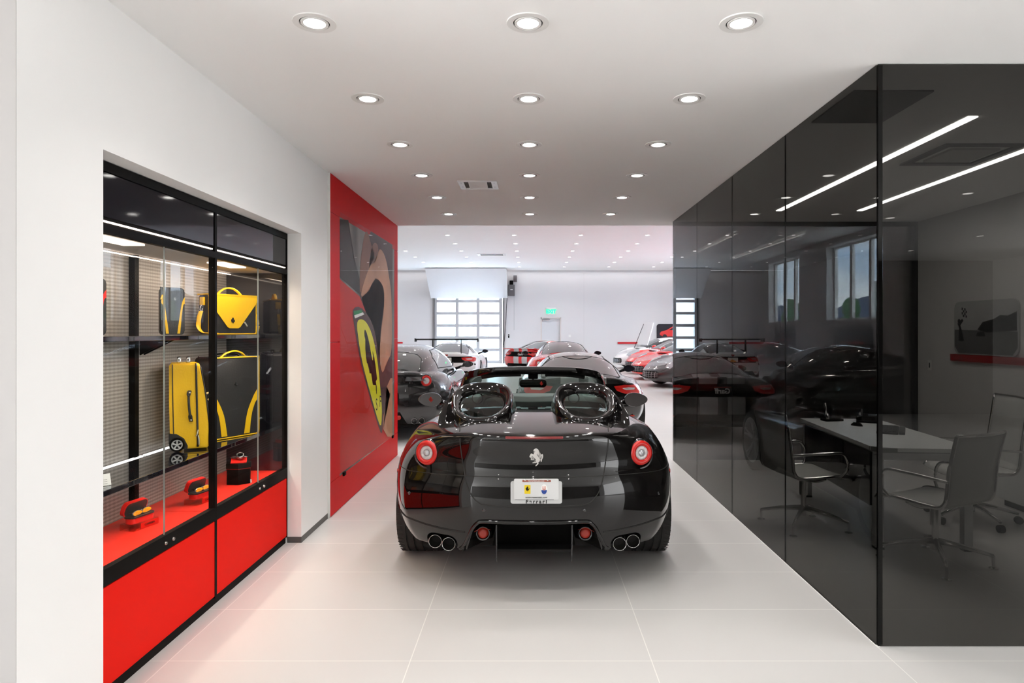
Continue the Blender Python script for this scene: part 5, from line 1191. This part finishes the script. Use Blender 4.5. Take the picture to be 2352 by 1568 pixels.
# spectacle cases on clear blocks
def specs(loc, rz, lb):
    g_ = thing('spectacle_case', lb, 'spectacle case', loc, rz, 'open red spectacle cases')
    b = new(); prism(b, [(x, y, 0) for x, y in rrect(.15, .06, .02, 4)], (0, 0, .028)); link('case_bottom', b, M_redcase, g_, True, 40)
    b = new(); prism(b, [(x, y, .028) for x, y in rrect(.158, .068, .022, 4)], (0, 0, .007)); link('case_rim', b, M_blackleather, g_, True, 40)
    c_, s_ = math.cos(math.radians(108)), math.sin(math.radians(108))
    def lid(x, y, h): yy = y+.034; return (x, .034+yy*c_-h*s_*-1*.0-h*abs(s_)*-.0+h*.95, .034+yy*s_*-1*-1)
    b = new(); A = [lid(x, y*1.15, .0) for x, y in rrect(.156, .068, .026, 4)]; prism(b, A, (0, .022, .006)); ld = link('case_lid', b, M_redcase, g_, True, 40)
    b = new(); A = [(p[0]*.93, p[1]-.001, .038+(p[2]-.034)*.90) for p in A]; prism(b, A, (0, -.0012, 0)); link('lid_lining', b, M_blackleather, ld)
    gl = thing('spectacles', lb.replace('open red spectacle case', 'amber spectacles in the open red case'), 'spectacles', Vector(loc)+Vector((0, 0, .037)), rz+.08, 'amber spectacles')
    for s in (-1, 1):
        L_ = [(s*.034+.032*math.cos(a), -.012-.006*abs(math.cos(a)), .012+.012*math.sin(a)+.004*s*0) for a in [2*PI*k/20 for k in range(20)]]
        b = new(); prism(b, L_, (0, .002, 0)); link('lens', b, mat('amber_lens', (.95, .33, .01), .08, coat=1, emit=(1, .3, .02), estr=.15), gl)
        b = new(); sweep(b, [(p[0], -.011, p[2]) for p in L_], .002, 6, True); link('lens_rim', b, M_zip, gl, True)
        tube('temple_arm', [(s*.064, -.01, .02), (s*.066, .012, .018), (s*.03, .02, .012), (-s*.04, .02, .008)], .002, M_blackgloss, gl, 4, 6)
    tube('bridge', [(-.007, -.011, .018), (0, -.011, .023), (.007, -.011, .018)], .002, M_zip, gl, 3, 6)
    return g_
M_acr = glass_mat('acrylic_block_clear', (1, .80, .72), [(0, .05), (.6, .08), (.8, .2), (1, .9)])
for (x, y, lb) in ((-2.10, 3.53, 'nearer the camera'), (-2.03, 4.04, 'farther from the camera')):
    rz = math.radians(78)
    bl = thing('acrylic_block', 'clear acrylic display block under the red spectacle case %s' % lb, 'display block', (x, y, .549), rz, 'acrylic display blocks')
    mkbox('block', M_acr, bl, -.085, .085, -.045, .045, 0, .034, .001); mkbox('paper_insert', M_redcase, bl, -.04, .084, -.0445, -.043, .002, .032)
    textmesh('insert_lettering', 'CARRERA', .016, M_ink, bl, (.02, -.0462, .018), (1, 0, 0), (0, 0, 1), .0004)
    specs((x, y, .584), rz, 'open red spectacle case standing on a clear block, %s' % lb)
# watch on its box
wb = thing('watch_box', 'black hexagonal watch box with red seam on the red deck', 'box', (-2.02, 4.55, .549), math.radians(20))
hx = [(.085*math.cos(a), .065*math.sin(a)) for a in [PI/6+PI/3*k for k in range(6)]]
b = new(); prism(b, [(x, y, 0) for x, y in hx], (0, 0, .105)); link('box_base', b, M_black, wb); b = new(); prism(b, [(x*1.02, y*1.02, .105) for x, y in hx], (0, 0, .003)); link('red_seam', b, M_redcase, wb); b = new(); prism(b, [(x*1.06, y*1.06, .108) for x, y in hx], (0, 0, .035)); link('box_lid', b, M_black, wb)
b = new(); prism(b, [(-.05, -.035, .143), (.05, -.035, .143), (.05, .035, .165), (-.05, .035, .165)], (0, 0, .004)); prism(b, [(-.05, -.035, .143), (-.05, .035, .143), (-.05, .035, .168), (-.05, -.035, .147)], (.1, 0, 0)); link('red_cushion', b, M_redcase, wb)
wt_ = thing('wristwatch', 'steel wristwatch resting on the red cushion of the watch box', 'watch', (-2.02, 4.55, .549+.172), math.radians(20))
ax = Vector((0, -.55, .8)).normalized(); b = new(); lathe(b, [(0, .010), (.017, .010), (.021, .013), (.025, .009), (.025, -.006), (0, -.006)], (.008, -.006, .016), ax, 28); link('watch_case', b, M_steel, wt_, True, 40)
b = new(); lathe(b, [(0, .0112), (.016, .0112)], (.008, -.006, .016), ax, 24); link('dial', b, M_black, wt_)
tube('bracelet', [(-.012, -.008, .014), (-.035, .0, .012), (-.045, .012, .004), (-.03, .022, .0), (.03, .022, .0), (.045, .008, .005), (.028, -.006, .012)], .004, M_steel, wt_, sq=(.018, .006), n=12)
def card(loc, rz, w, h, lb):
    t = thing('price_card', lb, 'card', loc, rz, 'folded white price cards'); b = new(); prism(b, [(-w/2, -h*.35, 0), (-w/2, 0, h), (-w/2, h*.35, 0), (-w/2, h*.33, 0), (-w/2, 0, h*.95), (-w/2, -h*.33, 0)], (w, 0, 0)); bmesh.ops.triangulate(b, faces=[q for q in b.faces if len(q.verts) > 4]); link('card_fold', b, M_white, t)
    for k in range(3): mkbox('printed_line', M_ink, t, -w*.3, w*.3, -h*.30+k*h*.06, -h*.29+k*h*.06, h*(.16+.17*k), h*(.18+.17*k))
card((-1.955, 4.56, .549), math.radians(40), .035, .022, 'tiny folded white price card beside the watch box')
card((-2.02, 3.09, .874), math.radians(50), .075, .052, 'folded white price card at the near end of the lower shelf')

# ------------------------------------------------------------------ hall far wall fittings
gd = thing('garage_door', 'glazed aluminium sectional garage door in the far wall', 'door', (-3.11, HYF+.02, 0))
GW = 1.81
for z in (.03, .62, 1.23, 1.84, 2.45, 3.06): mkbox('door_rail', M_alu, gd, -1.68, 1.68, 0, .06, z-.03, z+.11 if z else .16, .004)
for x in (-1.66, -.58, .47, 1.60): mkbox('door_stile', M_alu, gd, x-.08, x+.08, -.002, .062, 0, 3.3, .004)
mkbox('door_glazing', M_clear, gd, -1.66, 1.66, .03, .036, .05, 3.3)
for s in (-1, 1):
    tk_ = mkbox('guide_track', M_steel, gd, s*1.77-.04, s*1.77+.04, -.10, .05, 0, 3.3, .004); mkbox('track_lip', M_black, tk_, s*1.72-.01, s*1.72+.01, -.11, -.05, 0, 3.3)
hd_ = thing('door_hood', 'white boxed hood hanging over the top of the garage door', 'hood', (-3.05, 30.9, 0)); b = new(); prism(b, [(-1.93, 0, H2-.03), (-1.93, 1.98, H2-.03), (-1.93, 1.98, 3.24), (-1.93, 1.86, 3.24)], (3.82, 0, 0)); link('hood_panel', b, M_hallwall, hd_)
mt_ = thing('door_motor', 'dark grey door operator box on the wall right of the garage door', 'motor', (-.93, HYF-.005, 3.75)); mkbox('motor_box', mat('motor_grey', (.11, .105, .11), .5), mt_, -.20, .13, -.28, 0, -.40, .15, .01); mkbox('control_box', MATS['motor_grey'], mt_, .07, .24, -.2, 0, .30, .62, .01); mkbox('drive_unit', M_black, mt_, -.12, .06, -.25, 0, .15, .36, .02); mkbox('rating_label', M_white, mt_, -.08, .04, -.285, -.281, -.12, -.08)
b = new(); sweep(b, [(.10, -.1, -.4), (.10, -.1, -2.1)], .008, 6); link('pull_chain', b, M_steel, mt_); tube('power_cable', [(-.24, -.1, -.2), (-.29, -.1, -1.2), (-.36, -.1, -2.4), (-.46, -.1, -3.0)], .014, M_black, mt_)
t = thing('push_button', 'small dark door control button plate near the garage door', 'button', (-1.10, HYF, 1.35)); mkbox('button_plate', M_black, t, -.035, .035, -.03, 0, -.09, .09, .005); mkbox('button', M_steel, t, -.015, .015, -.036, -.03, .01, .05)
ex = thing('exit_sign', 'green illuminated EXIT sign above the grey exit door', 'sign', (1.02, HYF, 2.58)); mkbox('sign_housing', M_trimwhite, ex, -.24, .24, -.1, 0, .12, .18, .008); pn = mkbox('sign_panel', mat('sign_panel_clear', (.75, .85, .78), .3), ex, -.17, .17, -.055, -.045, -.15, .12)
textmesh('sign_lettering', 'EXIT', .26, M_green, ex, (0, -.064, -.015), (1, 0, 0), (0, 0, 1), .004, bold=.012, space=.92)
d1 = bpy.data.objects.new('door_1', None); COL.objects.link(d1); d1.location = (1.01, HYF, 0); d1['kind'] = 'structure'
b = new(); box(b, -.51, -.46, -.02, .25, 0, 2.28); box(b, .46, .51, -.02, .25, 0, 2.28); box(b, -.51, .51, -.02, .25, 2.23, 2.28); link('door_frame', b, mat('door_frame_beige', (.66, .60, .56), .5), d1)
mkbox('door_leaf', mat('door_pale_grey', (.70, .71, .73), .4), d1, -.46, .46, .12, .17, 0, 2.23); mkbox('door_closer', M_alu, d1, -.40, -.10, .05, .12, 2.10, 2.18, .01); b = new(); sweep(b, [(-.30, .05, 2.18), (-.05, .0, 2.20)], .012, 6); link('closer_arm', b, M_steel, d1); b = new(); sweep(b, [(.25, .10, 1.0), (.38, .08, 1.0)], .012, 6); link('door_handle', b, M_steel, d1)
sw = thing('wall_switch', 'white switch plate on the far wall right of the exit door', 'switch', (1.95, HYF, 1.35)); mkbox('switch_plate', M_trimwhite, sw, -.06, .06, -.012, 0, -.06, .06, .003); mkbox('rocker', M_white, sw, -.02, .02, -.016, -.012, -.03, .03)
rl = tag(mkbox('wall_rail', mat('bright_red_rail', (.55, .01, .015), .4), None, 4.35, 9.7, HYF-.06, HYF-.001, .96, 1.06), 'bright red rail along the far wall behind the white car', 'rail')
rl2 = tag(mkbox('wall_rail', MATS['bright_red_rail'], None, HXL+.1, -6.40, HYF-.06, HYF-.001, .96, 1.06), 'short red rail end on the far wall at the left, above the black hatchback', 'rail')
pcs = thing('wall_picture', 'dark poster with a red car on the far wall above the white car', 'picture', (7.25, HYF, 1.45)); XZ = lambda pts, y: [(p[0], y, p[1]) for p in pts]
b = new(); prism(b, XZ(rrect(1.9, 1.0, .12, 5, 0, 0), -.001), (0, -.04, 0)); link('picture_board', b, mat('print_slate', (.045, .042, .05), .4), pcs)
b = new(); prism(b, XZ([(-.80, .02), (-.74, .12), (-.45, .20), (-.15, .38), (.35, .38), (.70, .18), (.85, .14), (.85, -.08), (.6, -.12), (-.6, -.12), (-.78, -.06)], -.043), (0, -.003, 0)); bmesh.ops.triangulate(b, faces=[q for q in b.faces if len(q.verts) > 4]); link('red_car_print', b, M_redcase, pcs)
b = new(); prism(b, XZ([(-.34, .20), (-.12, .34), (.3, .34), (.5, .20)], -.047), (0, -.002, 0)); [lathe(b, [(0, .003), (.11, .003), (.11, 0)], (x, -.046, -.12), (0, -1, 0), 18) for x in (-.55, .5)]; link('car_detail_print', b, M_ink, pcs)
for k, (yq, w, z0, z1) in enumerate(((28.9, 1.3, .95, 1.9), (25.3, 2.0, .95, 1.75), (20.0, 2.4, .95, 1.72))):
    t = thing('wall_picture', ['dark picture panel on the hall side wall near the far corner', 'dark picture panel under the farther side window', 'dark picture panel under the nearer side window'][k], 'picture', (HXR, yq, (z0+z1)/2)); b = new(); prism(b, [(-.001, y, z) for y, z in rrect(w, z1-z0, .12, 5)], (-.03, 0, 0)); link('picture_board', b, MATS['print_slate'], t); mkbox('picture_stripe', M_redcase, t, -.033, -.031, -w*.3, w*.3, -.12, -.05)
# ------------------------------------------------------------------ outdoors
struct(mkbox('ground', mat('concrete_yard', (.50, .50, .48), .8, noise=.1), None, -60, 120, 40, 160, -.12, -.02)); struct(mkbox('ground', MATS['concrete_yard'], None, 12, 120, -20, 40, -.12, -.02))
yb_ = thing('yard_building', 'pale concrete building seen overexposed through the garage door glazing', 'building', (-6.0, 46, 0)); mkbox('facade', mat('pale_render', (.62, .63, .63), .7), yb_, -6, 4.6, 0, 4, 0, 9, .02); mkbox('parapet', MATS['pale_render'], yb_, -6.1, 1.9, -.6, 0, 0, 3.6); mkbox('pilaster', mat('grey_render', (.34, .35, .35), .7), yb_, 1.9, 2.3, -.5, 0, 0, 4.6)
for k in range(6): mkbox('wall_lamp', M_steel, yb_, 4.8+k*.28, 4.95+k*.28, 1.0+k*1.6, 1.2+k*1.6, 3.8, 4.1)
mkbox('side_facade', MATS['pale_render'], yb_, 4.6, 9.5, 3.5, 12, 0, 9)
ub = thing('utility_cabinet', 'grey-green electrical cabinet standing in the yard outside the garage door', 'cabinet', (-5.3, 44.2, 0)); mkbox('cabinet_shell', mat('utility_green', (.24, .33, .31), .5), ub, -1.0, .9, 0, .9, 0, 1.75, .03); mkbox('warning_label', M_white, ub, .28, .62, -.01, 0, 1.15, 1.40); mkbox('cabinet_plinth', MATS['grey_render'], ub, -1.1, 1.0, -.05, .95, 0, .12); mkbox('cabinet_seam', M_black, ub, -.01, .01, -.005, 0, .15, 1.7)
ld_ = thing('wall_ladder', 'steel access ladder fixed on the pale building outside', 'ladder', (-3.1, 45.2, 0)); b = new()
for s in (-.22, .22): sweep(b, [(s, 0, .4), (s, 0, 6.5)], .03, 6)
link('ladder_rails', b, M_steel, ld_)
b = new()
for k in range(20): sweep(b, [(-.22, 0, .6+k*.3), (.22, 0, .6+k*.3)], .018, 6)
link('ladder_rungs', b, M_steel, ld_)
# mountain, block of offices and trees beyond the hall side windows
b = new(); rnd = random.Random(3); xs = np.linspace(500, 2600, 44); rws = []
for j, (dd, hs) in enumerate(((0, 0), (60, .25), (140, .62), (220, 1.0), (330, .55), (450, 0))):
    row = []
    for i, q in enumerate(xs):
        pk = 112*math.exp(-((q-1190)/110)**2)+60*math.exp(-((q-1000)/160)**2)+70*math.exp(-((q-1550)/260)**2)+60*math.exp(-((q-2250)/260)**2)+26
        row.append(b.verts.new((620+dd, q, pk*hs*(1+rnd.uniform(-.07, .07)))))
    rws.append(row)
for A, B in zip(rws, rws[1:]):
    for i in range(len(xs)-1): b.faces.new((A[i], A[i+1], B[i+1], B[i]))
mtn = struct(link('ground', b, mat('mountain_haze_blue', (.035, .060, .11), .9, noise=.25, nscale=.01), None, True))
ob = thing('office_block', 'pale office block with dark window slots beyond the hall side windows', 'building', (52, 94, 0)); mkbox('facade', mat('buff_concrete', (.30, .30, .26), .8), ob, 0, 14, -10, 6, 0, 9.2); mkbox('roof_plant', MATS['grey_render'], ob, 4, 10, -8, 2, 9.2, 10.6)
for k in range(5): mkbox('window_slot', M_black, ob, -.06, .02, -8.6+k*3.0, -7.6+k*3.0, 1.5, 8.2)
def tree(loc, h, lb):
    t = thing('tree', lb, 'tree', loc, group='trees outside the side windows'); b = new(); sweep(b, [(0, 0, 0), (.1, 0, h*.3), (0, .1, h*.6)], [.22, .16, .08], 8); link('trunk', b, mat('bark_brown', (.09, .06, .04), .9), t)
    b = new(); rn = random.Random(int(loc[1]*7))
    for _ in range(26):
        g_ = bmesh.new(); z = rn.uniform(.25, .95); rr0 = .30*h*(1.05-z)*1.1; a = rn.uniform(0, 2*PI); bmesh.ops.create_icosphere(g_, subdivisions=2, radius=h*rn.uniform(.08, .14)); off = Vector((math.cos(a)*rr0*rn.uniform(.2, .8), math.sin(a)*rr0*rn.uniform(.2, .8), z*h))
        vm = {}
        for v in g_.verts: vm[v] = b.verts.new(v.co*(1+rn.uniform(-.22, .22))+off)
        for f in g_.faces: b.faces.new([vm[v] for v in f.verts])
        g_.free()
    link('foliage', b, mat('leaf_green', (.03, .13, .035), .8, noise=.5, nscale=1.5), t)
for k, (x, y, h) in enumerate(((24, 44, 4.6), (27, 55.5, 4.4), (28, 66, 5.6), (30, 76, 5.0), (31, 88, 6.2))): tree((x, y, 0), h, 'leafy green tree outside the hall side windows, %s from the right' % ordinal(k))

for me_ in list(BODYC.values()): bpy.data.meshes.remove(me_)
